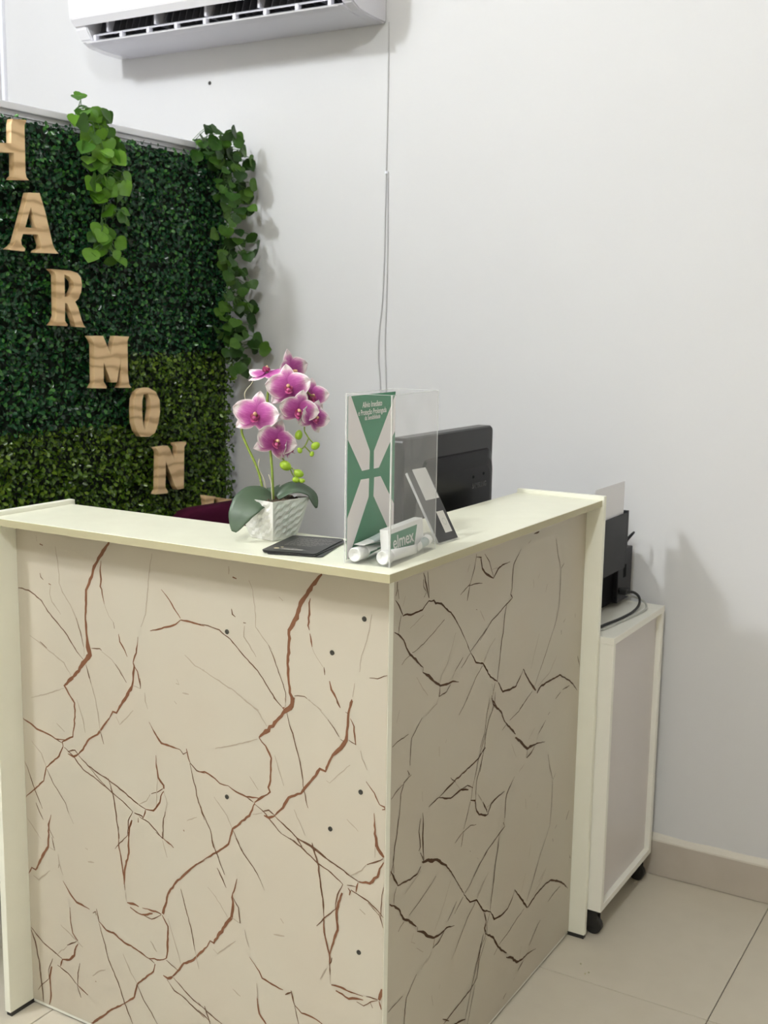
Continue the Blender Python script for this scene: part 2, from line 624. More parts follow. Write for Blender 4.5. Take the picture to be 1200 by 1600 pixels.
# baseboard: tile pieces with a rough plaster lip
bb = structure(box('baseboard_back', X0, X1, D - .004, D, 0, .108, 'plaster', None, 0))
xs = gx0 + i0 * TS
while xs < X1:
    a, b = max(xs, X0), min(xs + TS, X1)
    box('skirting_tile', a + .0008, b - .0008, D - .013, D - .004, .001, .1, 'skirt', bb, .001, 1)
    xs += TS
random.seed(3)
V, F = [], []
NX = 240
for i in range(NX + 1):
    x = X0 + (X1 - X0) * i / NX
    w = .004 * noise.noise(Vector((x * 9, 0, 0)))
    for (y, z) in ((D, .098), (D - .0125, .099), (D - .0125, .104 + w * .5), (D - .006, .113 + w), (D, .117 + w)):
        V.append((x, y, z))
for i in range(NX):
    for k in range(4):
        F.append((i * 5 + k, i * 5 + k + 1, (i + 1) * 5 + k + 1, (i + 1) * 5 + k))
link('plaster_lip', mesh('plaster_lip', V, F), bb, 'plaster')

for k, (lx, ly, lz, lr, ls, lcol) in enumerate(LAMPS):
    lt = thing('globe_lamp', ['opal globe pendant lamp hanging behind the viewer on the right',
                              'opal globe pendant lamp hanging on the side of the green wall'][k], 'pendant lamp', (lx, ly, lz - lr), 'globe pendant lamps')
    M['lamp%d' % k] = mat('lamp_globe', lcol, 0.5, emit=ls)
    prof = [(-lr * math.cos(math.pi * q / 16), lr * math.sin(math.pi * q / 16)) for q in range(1, 16)]
    V, F = lathe_geo(prof, (lx, ly, lz), (0, 0, 1), 24)
    link('globe', mesh('globe', V, F), lt, 'lamp%d' % k, True)
    V, F = lathe_geo([(0, .05), (.03, .05), (.035, .008), (CEIL - lz - lr - .02, .008), (CEIL - lz - lr - .018, .05), (CEIL - lz - lr, .05)], (lx, ly, lz + lr - .003), (0, 0, 1), 16)
    link('stem', mesh('stem', V, F), lt, 'lamp_frame')

# ================================================================== reception desk
H = 1.10
T = 0.0152
OA, OB, W, L = 0.0361, 0.0602, 0.909, 0.8973     # overhangs, arm lengths
desk = thing('reception_desk', 'corner reception desk with cream counter and brown-veined marble-print panels', 'desk', (-.3, .3, 0))
# L-shaped counter top
outer = [(-L, -OB), (OA, -OB), (OA, W), (-.179, W), (-.179, .158), (-L, .158)]
bm = bmesh.new()
bot = [bm.verts.new((x, y, H - T)) for x, y in outer]
top = [bm.verts.new((x, y, H)) for x, y in outer]
bm.faces.new(top)
bm.faces.new(bot[::-1])
sides = []
for i in range(6):
    j = (i + 1) % 6
    f = bm.faces.new((bot[i], bot[j], top[j], top[i]))
    f.material_index = 1
bmesh.ops.bevel(bm, geom=[e for e in bm.edges if abs(e.verts[0].co.z - H) < 1e-6 and abs(e.verts[1].co.z - H) < 1e-6], offset=.0008, segments=1, affect='EDGES')
ct = link('counter_top', from_bm('counter_top', bm), desk, ['counter', 'edgeband'])


def veins(name, text, tomap, parent, seed, slots):
    rnd = random.Random(seed)
    V, F, MI = [], [], []
    for li, ln in enumerate(text.strip().split('\n')):
        lift = li * 1.6e-6
        kind = ln[0]
        pts = [tuple(map(float, s.split(','))) for s in ln[1:].split()]
        dense = []
        for a, b in zip(pts[:-1], pts[1:]):
            d = math.hypot(b[0] - a[0], b[1] - a[1])
            n = max(1, int(d / 7))
            for k in range(n):
                t = k / n
                w = a[2] + (b[2] - a[2]) * t
                jt = 0 if k == 0 else 1
                nx, ny = -(b[1] - a[1]) / max(d, .1), (b[0] - a[0]) / max(d, .1)
                j = jt * rnd.gauss(0, 1) * min(.9, .25 + w * .012)
                dense.append((a[0] + (b[0] - a[0]) * t + nx * j, a[1] + (b[1] - a[1]) * t + ny * j, w))
        dense.append(pts[-1])
        n = len(dense)
        base = len(V)
        wmax = max(p[2] for p in dense)
        for i, (u, v, w) in enumerate(dense):
            pu, pv = dense[max(i - 1, 0)][:2]
            qu, qv = dense[min(i + 1, n - 1)][:2]
            dx, dy = qu - pu, qv - pv
            ll = math.hypot(dx, dy) or 1
            nx, ny = -dy / ll, dx / ll
            tp = min(1.0, .45 + .55 * min(i, n - 1 - i) / max(1.0, min(3, n / 3)))
            hw = w * .1 * .5 * tp * (1 + rnd.uniform(-.22, .22)) * VW
            hw = max(hw, .5 if kind == 'm' else .6)
            V.append(tomap(u + nx * hw, v + ny * hw, lift))
            V.append(tomap(u - nx * hw, v - ny * hw, lift))
        mi = 2 if kind == 'f' else (0 if wmax > 23 else 1)
        for i in range(n - 1):
            F.append((base + 2 * i, base + 2 * i + 1, base + 2 * i + 3, base + 2 * i + 2))
            MI.append(mi)
    o = link(name, mesh(name, V, F, MI), parent, slots)
    o['kind'] = 'stuff'
    return o


VEINS_L = """m-634,1072,54 -647,1054,51 -677,1015,49 -684,994,46 -701,964,43 -702,944,41 -705,904,38 -703,874,38 -700,847,73 -695,832,83 -710,815,67 -738,783,47 -769,756,39
m-658,1029,17 -661,1008,25 -659,992,34 -662,977,31 -658,971,27 -655,954,20 -652,943,14
f-652,943,10 -641,920,10 -628,908,10
m-629,909,14 -626,896,14
m-616,887,20 -613,872,27 -600,856,26 -594,844,17
m-565,889,10 -570,856,27 -579,835,34
m-579,835,40 -577,821,39 -582,789,37
m-577,829,17 -568,819,22 -562,793,27
m-902,943,18 -884,944,18 -865,942,18 -847,935,18 -828,925,18 -811,905,18 -762,867,18 -732,833,17 -714,819,17
f-784,1044,17 -778,1015,17 -775,987,17 -776,969,17 -767,951,17 -746,928,17 -729,900,17 -717,866,17 -711,843,17 -711,827,17
m-731,903,14 -718,869,14 -712,846,14
m-830,983,21 -828,975,21 -821,970,21
f-838,1061,21 -836,1048,21
m-828,1044,32 -819,1042,32
m-806,964,25 -799,962,25
f-801,959,18 -804,943,18 -798,927,18 -774,904,18
m-691,846,14 -667,849,17 -663,846,21
f-663,844,14 -635,831,14 -610,809,14 -597,791,14
m-627,824,14 -606,801,14 -598,791,14
m-707,809,17 -702,795,17 -693,770,17
f-867,846,18 -833,832,18 -792,813,18 -769,803,18 -750,778,18
m-837,837,14 -817,826,14
m-503,992,10 -483,974,18 -467,954,24 -456,942,26
m-456,939,26 -468,929,24 -504,915,22 -533,906,20
m-456,939,29 -432,939,29 -398,936,19
f-447,872,20 -422,855,19 -399,850,19
f-525,1059,13 -534,1011,13 -544,937,13 -557,910,13
f-468,821,16 -462,811,16
m-135,1068,51 -146,1056,51 -180,1010,58 -188,983,61 -205,957,46 -205,936,49 -205,916,46 -208,895,40 -206,868,37 -203,842,40 -197,828,74 -202,814,111 -212,807,74
m-159,1022,18 -162,1013,27 -161,993,30 -164,972,36 -161,964,21
m-160,958,21 -157,944,27 -155,934,18
f-155,933,9 -145,917,9 -132,902,9
m-130,902,15 -128,888,15
m-118,879,30 -114,864,28 -103,849,25 -95,834,21
f-66,884,18 -70,858,18
m-71,854,30 -77,833,30
m-413,938,16 -390,938,16 -363,934,16 -350,926,16 -337,920,16 -315,901,16 -275,871,16 -257,850,16 -236,825,16 -216,809,16
f-294,1037,12 -285,1019,12 -279,975,12 -279,952,12 -264,936,12 -243,916,12
m-250,923,12 -236,896,12 -221,862,12 -212,840,12 -213,815,12
m-334,978,19 -332,968,19 -325,964,19
m-331,1038,38 -322,1036,38
f-340,1057,22 -340,1042,22
m-307,956,19 -301,956,19
f-304,951,19 -306,930,19 -293,916,19 -278,896,19
m-193,838,12 -171,841,15 -165,838,18
f-165,837,12 -134,822,12
m-36,899,12 -20,900,12 -7,907,12 0,909,12
f-410,853,16 -372,838,16 -327,822,16 -301,807,16 -272,796,16
f-33,1011,12 -42,965,12 -53,935,12 -56,906,12
f-227,1015,18 -218,1009,18
m-743,774,42 -770,754,35 -758,739,28 -742,722,25 -742,699,25 -745,671,25 -749,658,32 -750,647,50
m-750,648,43 -767,639,28 -781,631,29 -779,621,29
m-779,621,32 -792,597,27 -831,564,23 -840,532,22 -867,508,22 -899,482,22
m-901,660,26 -875,653,28 -856,644,29 -820,639,24 -800,633,18 -772,637,18
m-800,633,18 -781,628,18
m-579,803,44 -583,786,47 -599,761,48 -612,744,34 -626,723,27 -636,724,38 -646,708,31
m-646,708,35 -666,684,35 -680,667,35 -703,653,32 -722,626,32 -736,613,35
m-736,613,43 -750,605,38 -760,607,31 -766,608,21
m-776,620,18 -748,605,18 -723,583,18 -688,571,18 -642,551,17 -614,539,17 -588,523,17
m-766,612,21 -745,620,21 -735,612,21
m-735,611,18 -709,594,19 -683,585,20 -652,576,21 -613,561,21 -571,542,21 -552,537,21
m-709,594,14 -677,571,14 -642,549,14
m-562,806,17 -561,785,20
f-581,788,14 -562,785,13
m-653,580,17 -647,565,19 -640,543,21 -633,503,21 -627,456,21
m-552,537,27 -533,539,30 -516,560,29 -513,574,27 -505,586,27
m-505,591,47 -505,598,42 -519,611,34 -523,633,24 -524,656,13
m-507,591,20 -522,580,15 -538,573,10
f-541,571,14 -551,555,14 -573,542,14
m-554,536,24 -561,516,24
m-584,522,21 -563,520,21 -561,516,21
m-574,514,17 -574,504,28
m-572,518,17 -546,511,17 -526,498,18 -511,486,20
m-588,524,17 -601,501,17 -604,469,17
m-591,505,48 -598,488,35 -601,463,31
m-502,545,17 -508,520,17 -509,487,17
f-521,611,14 -524,577,14 -525,553,14
f-505,586,10 -497,563,10 -502,545,10
m-540,721,13 -521,696,26 -509,684,30 -480,682,28 -462,681,23
m-462,681,20 -454,673,20 -445,679,20
m-446,686,26 -441,667,23 -437,659,20
m-437,659,23 -421,647,21 -401,646,20
m-438,658,13 -431,631,14 -424,613,15 -422,597,16 -403,551,17
f-698,782,17 -682,738,17 -676,705,17 -671,672,17
m-671,674,17 -663,650,10
m-903,572,11 -887,550,13 -876,524,15 -867,504,15 -847,468,15
f-872,614,18 -844,592,18 -831,564,18
m-830,561,15 -809,530,14 -777,497,14 -768,476,14
f-768,476,14 -755,456,14
m-866,477,15 -857,460,17 -845,443,18
m-821,461,15 -830,436,33 -830,405,33
m-829,427,15 -815,409,15
f-771,748,14 -819,728,14 -869,710,14
f-628,715,17 -618,700,17 -600,717,17 -581,737,17
f-550,779,20 -549,762,20 -543,747,20
f-447,539,17 -422,552,17
m-456,518,30 -454,515,30
f-470,812,26 -462,811,26
f-454,796,26 -438,796,26
f-475,776,23 -469,771,23
f-796,668,18 -773,654,18
f-895,436,19 -855,398,18
f-736,731,18 -719,690,18 -714,664,18
m-194,835,74 -197,818,62 -212,807,56 -232,784,44 -250,762,57 -272,744,51
m-272,744,28 -257,731,26 -244,710,27 -245,688,28 -246,666,27 -251,652,31 -247,644,43 -253,638,38
m-253,638,38 -265,630,32 -283,615,29
m-417,646,26 -401,649,26 -376,641,24 -365,634,22 -345,634,19
m-345,634,19 -325,626,24 -302,622,25 -272,626,22
m-302,622,16 -285,615,16
m-282,614,32 -295,586,30 -335,550,29 -345,517,27 -374,492,22 -396,476,20
m-282,612,19 -265,604,19 -250,592,19 -221,569,19
m-70,852,39 -78,828,36 -79,804,33 -82,778,43 -93,761,52 -104,750,43 -117,731,31 -125,711,32 -137,713,39 -146,698,40 -165,675,33 -178,657,31 -205,643,32 -218,620,38 -236,601,35
m-236,600,44 -250,593,41 -261,595,38
m-265,602,22 -250,608,22 -236,601,22
m-236,600,19 -210,584,19 -185,569,19 -153,562,19 -122,548,19
m-221,569,13 -192,562,13 -152,540,12
m-189,571,13 -175,556,13
m-214,807,25 -218,811,25 -214,813,25
m-239,826,12 -218,811,12
f-214,831,15 -212,813,15
m-104,851,21 -96,835,15
m-74,819,12 -66,806,21 -62,773,27
m-77,779,15 -62,774,15
m-84,829,12 -77,826,18
f-162,838,12 -138,823,12 -121,808,12
m-121,808,12 -107,794,14 -97,781,15
m-94,777,12 -85,774,12
m-209,803,15 -204,783,15 -196,767,15 -188,740,15 -180,716,15 -175,691,16 -172,667,16
m-172,666,19 -167,647,14 -162,633,9
m-40,711,12 -23,694,18 -12,675,24
m-12,675,24 -2,673,24 -1,669,24 -7,667,24
m-23,657,12 -21,619,32 -17,598,44 -2,581,48
f-20,596,12 -20,575,12
m-153,569,22 -145,542,16
m-418,588,13 -406,562,14 -389,535,15 -382,503,16 -369,483,16
f-379,604,16 -348,573,16 -336,551,16
m-335,549,16 -318,519,16 -303,500,16
f-236,717,16 -225,686,16 -216,663,16
f-305,811,16 -275,795,16 -254,769,16
f-276,740,16 -331,717,16 -375,701,16
f-123,694,12 -116,691,12 -93,715,12 -73,734,12
f-52,765,18 -49,751,18 -38,732,18
f-79,632,15 -55,615,15
f-193,623,16 -168,579,16
f-287,591,16 -265,599,16
f-294,664,16 -274,642,16
m-829,420,37 -833,386,45 -852,359,44 -874,322,28 -886,324,28 -901,301,19
m-821,411,18 -813,382,18
f-832,386,15 -813,382,15
m-802,356,18 -804,345,18
m-792,319,15 -767,291,29 -753,281,33 -716,276,25
m-707,270,22 -699,276,22 -697,268,22
m-696,283,22 -690,256,22
m-690,256,29 -670,243,29 -649,243,31 -619,230,31 -601,229,28 -553,216,28
m-553,216,25 -523,222,24 -506,231,24
m-553,216,18 -538,210,17
m-690,252,14 -677,216,15 -665,177,16 -639,134,16 -623,93,17 -601,53,18
m-506,231,42 -502,249,36 -501,274,31 -500,302,28 -515,322,28
m-513,325,76 -506,345,41 -499,371,34 -473,408,31 -444,436,30 -424,455,20 -404,468,10
m-517,323,34 -532,325,28 -568,322,14
m-609,322,42 -592,324,35 -577,322,28
m-601,314,35 -577,307,17 -555,311,42 -540,318,35
m-564,307,17 -543,305,17 -517,322,17
m-629,470,17 -628,436,20 -622,409,22 -615,362,25
m-601,477,28 -601,432,30 -614,391,32 -616,359,32
m-615,362,14 -614,347,14
m-603,470,17 -625,448,17 -639,431,18
m-528,495,17 -509,487,17
m-509,487,20 -482,474,27
m-511,500,14 -510,485,14
f-511,483,14 -499,449,14
m-898,183,19 -859,157,19 -802,137,19
m-898,181,23 -884,153,23 -874,111,23 -869,63,23 -864,15,23
m-802,135,41 -780,141,39 -765,156,37 -763,168,37 -753,186,37
m-753,193,40 -768,207,28 -773,231,18 -774,264,11
m-757,191,18 -786,173,18
f-786,170,15 -819,141,15
m-801,136,26 -808,117,26
m-831,128,15 -845,97,15 -845,76,15
m-835,108,52 -842,83,34 -840,38,30 -847,13,26
m-817,117,19 -786,108,19 -759,90,18
m-759,90,18 -728,76,29
m-749,143,15 -756,118,15 -757,90,15
m-759,88,15 -749,63,15
m-844,77,15 -869,53,15 -880,38,15
m-536,209,31 -541,191,29 -586,148,28 -595,116,28 -623,92,29
m-623,92,29 -660,66,29 -693,36,33 -721,11,40
m-586,147,14 -569,118,14 -548,97,14 -533,77,14
m-506,227,17 -477,215,17
m-406,284,34 -435,250,34 -460,235,31 -477,212,34 -490,197,41
m-490,196,48 -503,188,42 -515,191,35
m-505,185,17 -486,167,17 -465,162,17 -408,134,17
m-488,195,17 -461,177,17 -436,163,17 -408,154,17
f-624,204,21 -603,168,21 -586,148,21
m-465,392,14 -454,356,14 -440,316,14 -431,271,14
f-431,271,14 -421,235,14
f-500,319,14 -484,276,14 -468,232,14
f-882,307,22 -865,301,22 -830,332,22
f-804,376,22 -801,354,22 -791,332,22
f-613,345,18 -611,325,18
f-713,125,22 -694,142,22 -675,151,22
m-705,116,25 -702,115,25
f-723,411,32 -716,409,32
f-717,382,29 -699,385,29
f-803,215,22 -752,190,22 -739,183,22
f-548,256,21 -531,237,21
m-341,529,33 -347,515,26 -376,492,20 -420,459,13
m-385,518,13 -376,493,13 -355,452,13
m-327,533,13 -310,508,13 -286,486,13 -269,463,13
f-269,463,10 -260,446,10
m-373,461,17 -361,443,17 -351,426,16
m-325,452,16 -330,432,23 -336,418,30
m-336,418,39 -335,394,40 -339,368,42 -360,340,45 -372,322,44 -383,302,37 -392,304,31 -400,289,34
m-400,289,34 -423,264,34
m-335,411,13 -322,394,18 -318,363,23
f-339,368,17 -318,363,16
f-397,415,13 -377,400,13 -348,366,13
m-296,300,13 -273,278,20 -266,266,26 -243,261,28 -217,258,29
m-212,250,23 -199,259,23
m-199,263,23 -191,236,23
m-191,236,23 -175,225,24 -151,225,25 -128,219,25
m-191,234,13 -181,200,13
m-278,233,13 -276,204,24 -273,190,35 -257,174,46
f-279,251,16 -277,220,16
m-201,565,19 -171,551,19 -141,533,19 -111,522,19 -86,507,18
m-185,569,19 -150,558,19 -105,541,19 -71,527,18 -52,521,18
m-185,569,13 -173,552,13
m-153,566,22 -141,535,22 -134,496,22 -128,460,22 -126,432,22
m-126,432,22 -126,410,22 -121,387,22 -114,364,24 -113,340,25
m-52,521,34 -30,524,36 -14,541,30 -10,557,27 -2,571,24
m-2,580,54 -15,594,42 -18,611,42
m-3,578,18 -21,566,18 -36,558,18
f-38,557,15 -47,544,15 -71,527,15
m-54,519,27 -58,500,28
m-77,508,15 -59,510,15
m-75,503,25 -70,498,25 -72,490,25
m-69,501,18 -33,490,18 -16,480,18 -1,468,18
m-33,487,12 -10,470,12
m-10,473,15 -1,448,15
m-1,525,12 -5,501,12 -6,468,12
m-86,507,18 -97,484,19 -101,465,19 -101,455,19
m-87,490,49 -95,469,40 -99,447,34 -96,416,32 -108,381,31 -113,362,31
m-101,455,19 -121,435,19 -142,410,19
m-108,358,19 -110,349,19 -114,342,19
m-113,342,16 -112,323,16
f-112,323,13 -111,305,13
m-109,304,31 -89,306,41 -75,304,22 -41,304,15
m-34,306,22 -10,308,21
m-7,308,67 -4,318,49 -2,331,37
m-7,306,25 -2,291,25
m-99,296,38 -71,289,27 -54,295,48 -40,297,25
m-54,289,16 -39,286,15 -24,299,15 -10,306,15
m-25,297,15 -20,288,15
m-424,162,17 -400,149,17 -364,136,17
m-408,160,20 -394,125,20
m-424,146,17 -394,131,17
f-384,289,17 -374,282,17 -346,308,17 -329,323,17
f-307,353,20 -304,337,20 -297,320,20
f-50,470,31 -38,463,31
f-223,401,29 -216,393,29
f-239,364,26 -214,368,26
f-337,220,20 -318,211,20
f-134,307,19 -120,333,19"""
VEINS_R = """m27,1067,19 27,1053,15 22,1043,11
m30,1053,9 33,1036,10
m21,1036,11 29,1029,23 38,1018,27 47,1005,35
m47,1003,31 62,1003,26 76,999,23 102,999,22 117,999,17 127,1005,19 140,1011,28
m118,1066,12 124,1057,21 129,1043,26 133,1033,25 140,1016,16
m134,1065,12 138,1039,12 141,1016,12
m118,1054,10 119,1041,10 131,1029,10 122,1021,10
m140,1011,32 159,1008,32 166,1001,28 188,996,28 205,984,25 226,972,25 248,952,21 266,933,15 294,900,11
m294,900,11 313,874,17
m313,874,19 339,847,20 370,837,21 388,821,22
m42,1005,15 37,993,15 34,975,15
m20,980,23 34,973,27 52,959,23 62,943,23 75,928,27 102,908,32 124,892,24
m125,892,16 123,882,16
m123,883,32 146,871,40 166,855,33 191,840,29 216,836,33 241,835,25 267,827,13
m191,838,8 190,825,21 187,820,25
m233,831,13 217,821,17 188,820,21
f186,818,12 177,808,12 157,803,12
m202,963,8 162,948,8 131,938,8 98,930,8 83,929,8
m75,926,8 57,922,8 47,916,8
m328,1065,17 321,1039,14 305,1012,11
m305,1012,13 264,997,13
m303,1010,15 293,980,19
m298,1008,13 327,1007,13 357,1002,13
m328,1059,17 349,1055,20 355,1033,23 375,1015,26
m275,852,9 313,872,9
m313,876,11 344,888,10 382,906,9
m282,872,11 265,861,11 249,852,11
f249,852,11 239,840,11
f249,928,10 234,902,10 218,875,10 193,856,10 191,844,10
f122,989,10 74,975,10
m370,833,9 341,817,9 313,791,9 288,771,9
f386,848,9 375,838,9
m333,955,19 337,953,19
f300,1050,13 292,1036,13
f100,880,12 127,850,12 144,834,12
f55,1037,10 47,1020,10
m344,1056,22 355,1031,30 377,1016,33 407,1003,30
m407,1003,35 427,1018,30 448,1023,20 484,1023,8
m364,1059,12 386,1040,15 407,1006,17
f397,1022,12 427,1020,12
m537,1041,8 502,1014,15 498,989,19 498,964,20 491,954,20
m491,954,26 502,944,26
m502,944,21 474,937,18 434,924,15 405,917,14 354,888,12
m474,935,18 466,915,19 462,879,20 455,864,18 449,826,18 443,798,18
m443,798,15 441,781,15
m357,841,29 371,837,26 407,800,25 441,781,25
m444,779,25 469,752,34 494,749,36 535,746,31 558,763,20 569,773,16
m569,775,24 602,741,32 643,707,49
m650,699,66 668,709,43 700,710,31 761,707,27 779,707,25 834,681,25 865,663,27 894,639,15
m725,1035,11 738,1000,14 759,962,11
m779,969,11 761,960,11
m761,960,14 761,911,14 758,874,14
m758,874,11 744,842,11 723,817,11 688,775,11 652,738,11 635,718,11
f756,758,14 719,729,14 655,714,14
f650,834,14 628,797,14 612,765,14
m843,664,21 800,666,14
m790,663,14 760,655,14
m623,711,8 558,689,8
m629,1064,37 601,1063,21
f587,1052,21 572,1047,21
m888,725,18 905,697,18
m861,836,18 861,825,18
m800,835,17 789,829,17
m778,813,17 779,803,17
f607,964,16 610,944,16
f641,970,16 632,962,16
f685,939,19 677,922,19
f373,840,12 398,863,12 424,876,13
f358,829,10 371,836,10
m430,782,15 421,760,15
m416,759,23 419,748,23 446,724,23
m432,762,13 431,740,13 418,727,13
f414,784,13 424,762,13 399,733,13
f351,949,17 373,923,17
m124,798,8 87,771,14 84,751,16 83,721,14
m74,715,16 82,704,24
m88,702,18 62,696,15 51,678,14 50,657,16
m50,657,16 44,631,17 39,603,18 32,583,18 29,556,20
m58,694,12 33,688,12 18,681,12
m19,776,19 35,780,14 75,782,8
f137,797,12 159,804,12 181,808,12
m307,785,17 292,774,9 271,760,6
m394,655,20 359,642,22 323,637,22 261,631,26 235,627,26 198,620,11
m198,620,21 173,618,15 157,616,8
m198,619,25 219,610,22 245,601,21 271,602,25 289,603,31 321,591,35
m291,603,15 316,602,15 342,588,16
m243,643,15 265,626,15
f265,625,11 286,604,11
m396,690,11 381,668,11 362,639,11 352,614,11 339,588,11 334,564,11
m393,667,14 379,634,13 357,597,13 355,557,13
m332,565,22 353,557,25 361,532,27 374,519,29 409,505,32
f366,565,14 384,546,14
m389,541,18 408,517,18
m332,563,13 319,539,12 305,514,11
m305,511,11 268,500,11
m305,510,13 296,481,20
m305,509,11 335,511,11 361,503,11
m134,613,12 137,597,22 136,573,27 138,544,26 141,522,17
m127,605,16 121,581,12 126,561,29 128,548,33 121,543,21
m129,537,12 141,518,12
m138,513,33 162,509,33 193,497,34 226,474,34
m336,456,18 339,454,18
m414,421,12 384,408,11
f42,836,10 32,816,10
f222,727,13 218,720,13
f193,722,12 194,701,13
f130,656,10 133,635,10
f370,428,14 376,422,14
m416,754,35 425,737,29 463,711,29 485,682,36
m485,682,31 513,660,37 541,638,32
m539,631,37 570,612,48 606,585,44 641,582,39 660,580,22 707,569,8
m491,674,10 472,668,10
m648,577,17 630,568,25 605,564,33
m608,584,11 605,565,11
m706,620,11 690,611,17 664,599,14
m728,633,17 718,629,17
f665,598,14 657,585,14
f644,621,11 614,604,11
m599,703,8 552,685,8 508,679,8
m408,756,10 396,728,10 388,689,10 369,663,10
m428,733,15 406,711,15 394,685,15 390,656,15
m393,656,18 370,648,17
m381,642,13 372,611,13
f593,553,16 566,545,16
m543,542,8 506,516,19 501,500,21 500,464,21
m493,457,24 500,447,24
m503,445,21 472,438,18 417,424,15 385,409,13
m475,437,18 469,403,20 459,375,21 454,336,21
m378,517,20 403,506,26 417,505,31
m414,506,31 429,522,27 460,526,21 494,526,11
m390,540,15 411,510,26
f402,523,13 429,522,13
m728,532,11 741,497,11 762,461,12
m778,470,9 764,459,9
m762,458,12 762,390,12 756,350,12
m756,350,9 737,328,9 700,292,9 664,247,9
f738,247,12 702,231,12
m756,205,23 777,204,28 830,177,32 857,161,36
m875,342,18 858,323,18
m799,334,15 789,328,15
m777,308,21 780,300,21
m892,219,24 897,209,24
f646,345,14 639,317,14
f638,469,17 629,464,17
f607,469,16 612,443,17
f680,434,17 675,422,17
f522,622,13 548,585,13
m32,579,20 29,556,14
m29,556,12 19,538,12
m29,558,10 32,538,10
m20,546,29 30,533,32 44,513,33 46,508,33
m46,508,33 63,506,25 91,500,21 119,500,21 131,509,21
m135,516,34 160,510,39 169,503,39 195,496,35 218,478,31 234,468,27 260,439,16 284,411,11 315,371,19
m315,371,21 343,343,20 373,334,19 408,294,22 423,286,24
m128,537,13 143,514,13
m139,536,11 143,517,11
m42,507,12 35,496,12 33,479,12
m18,485,29 34,475,29 52,460,29 68,435,31 94,416,33 119,395,30
m124,393,15 122,384,15
m122,384,35 145,372,42 163,355,41 189,339,36 216,334,30 240,335,24 275,324,9
m192,336,9 186,318,13
m232,332,20 212,321,20 186,319,20
f182,314,13 169,304,13 157,302,13
f140,298,11 165,309,11
m192,464,9 175,456,9 130,441,9 90,431,8
m72,427,8 59,423,8 51,417,8
m282,372,11 264,358,13 247,348,14
f240,347,11 247,348,11
m413,420,10 376,406,9 343,383,9 317,373,9
m310,369,12 274,349,11
f254,429,9 231,396,9 210,370,9 191,352,9
m366,330,10 333,313,10 301,285,11 281,265,12
f281,265,7 265,256,7
f409,361,12 376,336,12
f132,500,9 72,480,8
m409,292,15 423,263,15
m423,266,24 417,249,24 427,232,24
m412,242,12 394,204,12 376,172,12 358,138,12 334,82,12
m426,225,12 395,189,12 387,154,12
m389,154,19 358,143,19 285,136,19 239,130,21
m378,142,12 360,102,12 347,70,12
m123,297,9 86,269,13 81,247,16 80,219,17
m19,276,13 40,278,9 71,280,6
m287,104,33 311,96,28 336,87,24
m234,144,18 263,124,19
f221,226,14 215,218,14
f186,221,13 192,196,13
f121,351,13 147,330,13
f108,387,11 100,373,11 115,363,11
m360,339,24 373,335,24 408,295,24 443,276,25
m443,276,25 463,250,33 502,242,29 532,243,22 551,255,17 566,272,13
m566,272,26 598,239,31 640,196,47
m643,195,58 661,200,39 691,207,30 728,208,27 774,205,27 833,176,31 866,154,28 890,133,14
m468,402,15 458,370,16 450,324,17 444,300,16 440,277,15
m418,422,12 386,410,12 357,391,12
m707,302,8 685,272,8 663,244,8 635,214,8
f744,250,11 714,225,11 666,211,11
f623,287,10 603,250,10
m838,161,14 801,161,12 762,155,11
f429,372,10 394,356,10 375,338,10
m622,202,10 578,194,10 539,184,10 490,177,10
m485,173,10 467,165,10
m361,330,12 370,334,12
m416,288,17 423,263,17
m423,263,29 415,253,24 422,234,20
m440,277,12 426,255,12 430,231,12
m422,236,29 461,209,33 485,177,35 511,154,34 534,137,31
m532,128,36 562,112,44 593,86,38 623,78,27 653,77,19 700,66,8
m720,128,16 699,119,15 658,94,13
m627,71,21 598,61,13
m412,242,12 389,200,12 370,172,12
m423,232,12 398,214,12 386,159,12 372,147,12
f614,114,13 605,87,13
m539,39,13 523,32,13
f584,53,16 575,50,16"""
#VEINS#
VW = 1.4
fp = box('front_panel', -L, 0, 0, T, .012, H - T, 'marble', desk, .0006, 1)
fp['label'] = 'cream panel with brown marble veining, facing left'
def clampL(u, v, e):
    return (min(max(u, -896), -.8) / 1000, -.0003 - e, min(max(v, 13), 1084) / 1000)
def clampR(u, v, e):
    return (.0003 + e, min(max(u, T * 1000 + .8), 908) / 1000, min(max(v, 13), 1084) / 1000)
veins('vein_print', VEINS_L, clampL, fp, 1, ['vein', 'vein_thin', 'vein_faint'])
sp = box('side_panel', -T, 0, T, W, .012, H - T, 'marble', desk, .0006, 1)
sp['label'] = 'marble-print panel on the right return'
veins('vein_print', VEINS_R, clampR, sp, 2, ['vein_deep', 'vein_deep', 'vein_faint'])
# pale edge strip of the front panel at the corner
box('corner_edge_strip', -T + .001, .0008, .0006, T, .012, H - T, 'post', desk, .0003, 1)
box('end_post', -L - .0165, -L, -OB - .004, .167, .010, H + .009, 'post', desk, .0012)
box('end_post', -.18, OA + .005, W, W + .0155, .010, H + .009, 'post', desk, .0012)
# plinth rails and feet under the panels
box('plinth_rail', -L, -.003, .002, .012, .004, .012, 'post_white', desk, .0005, 1)
box('plinth_rail', -.012, -.002, .012, W, .004, .012, 'post_white', desk, .0005, 1)
for (a, b, c, d) in ((-L + .02, -.02, .006, .03), (-.03, -.006, .03, W - .02)):
    box('foot_strip', a, b, c, d, 0, .0045, 'dark', desk, 0)
box('foot_strip', -L - .0155, -L - .001, -OB, .16, 0, .010, 'dark', desk, 0)
box('foot_strip', -.17, OA + .003, W + .001, W + .0145, 0, .010, 'dark', desk, 0)
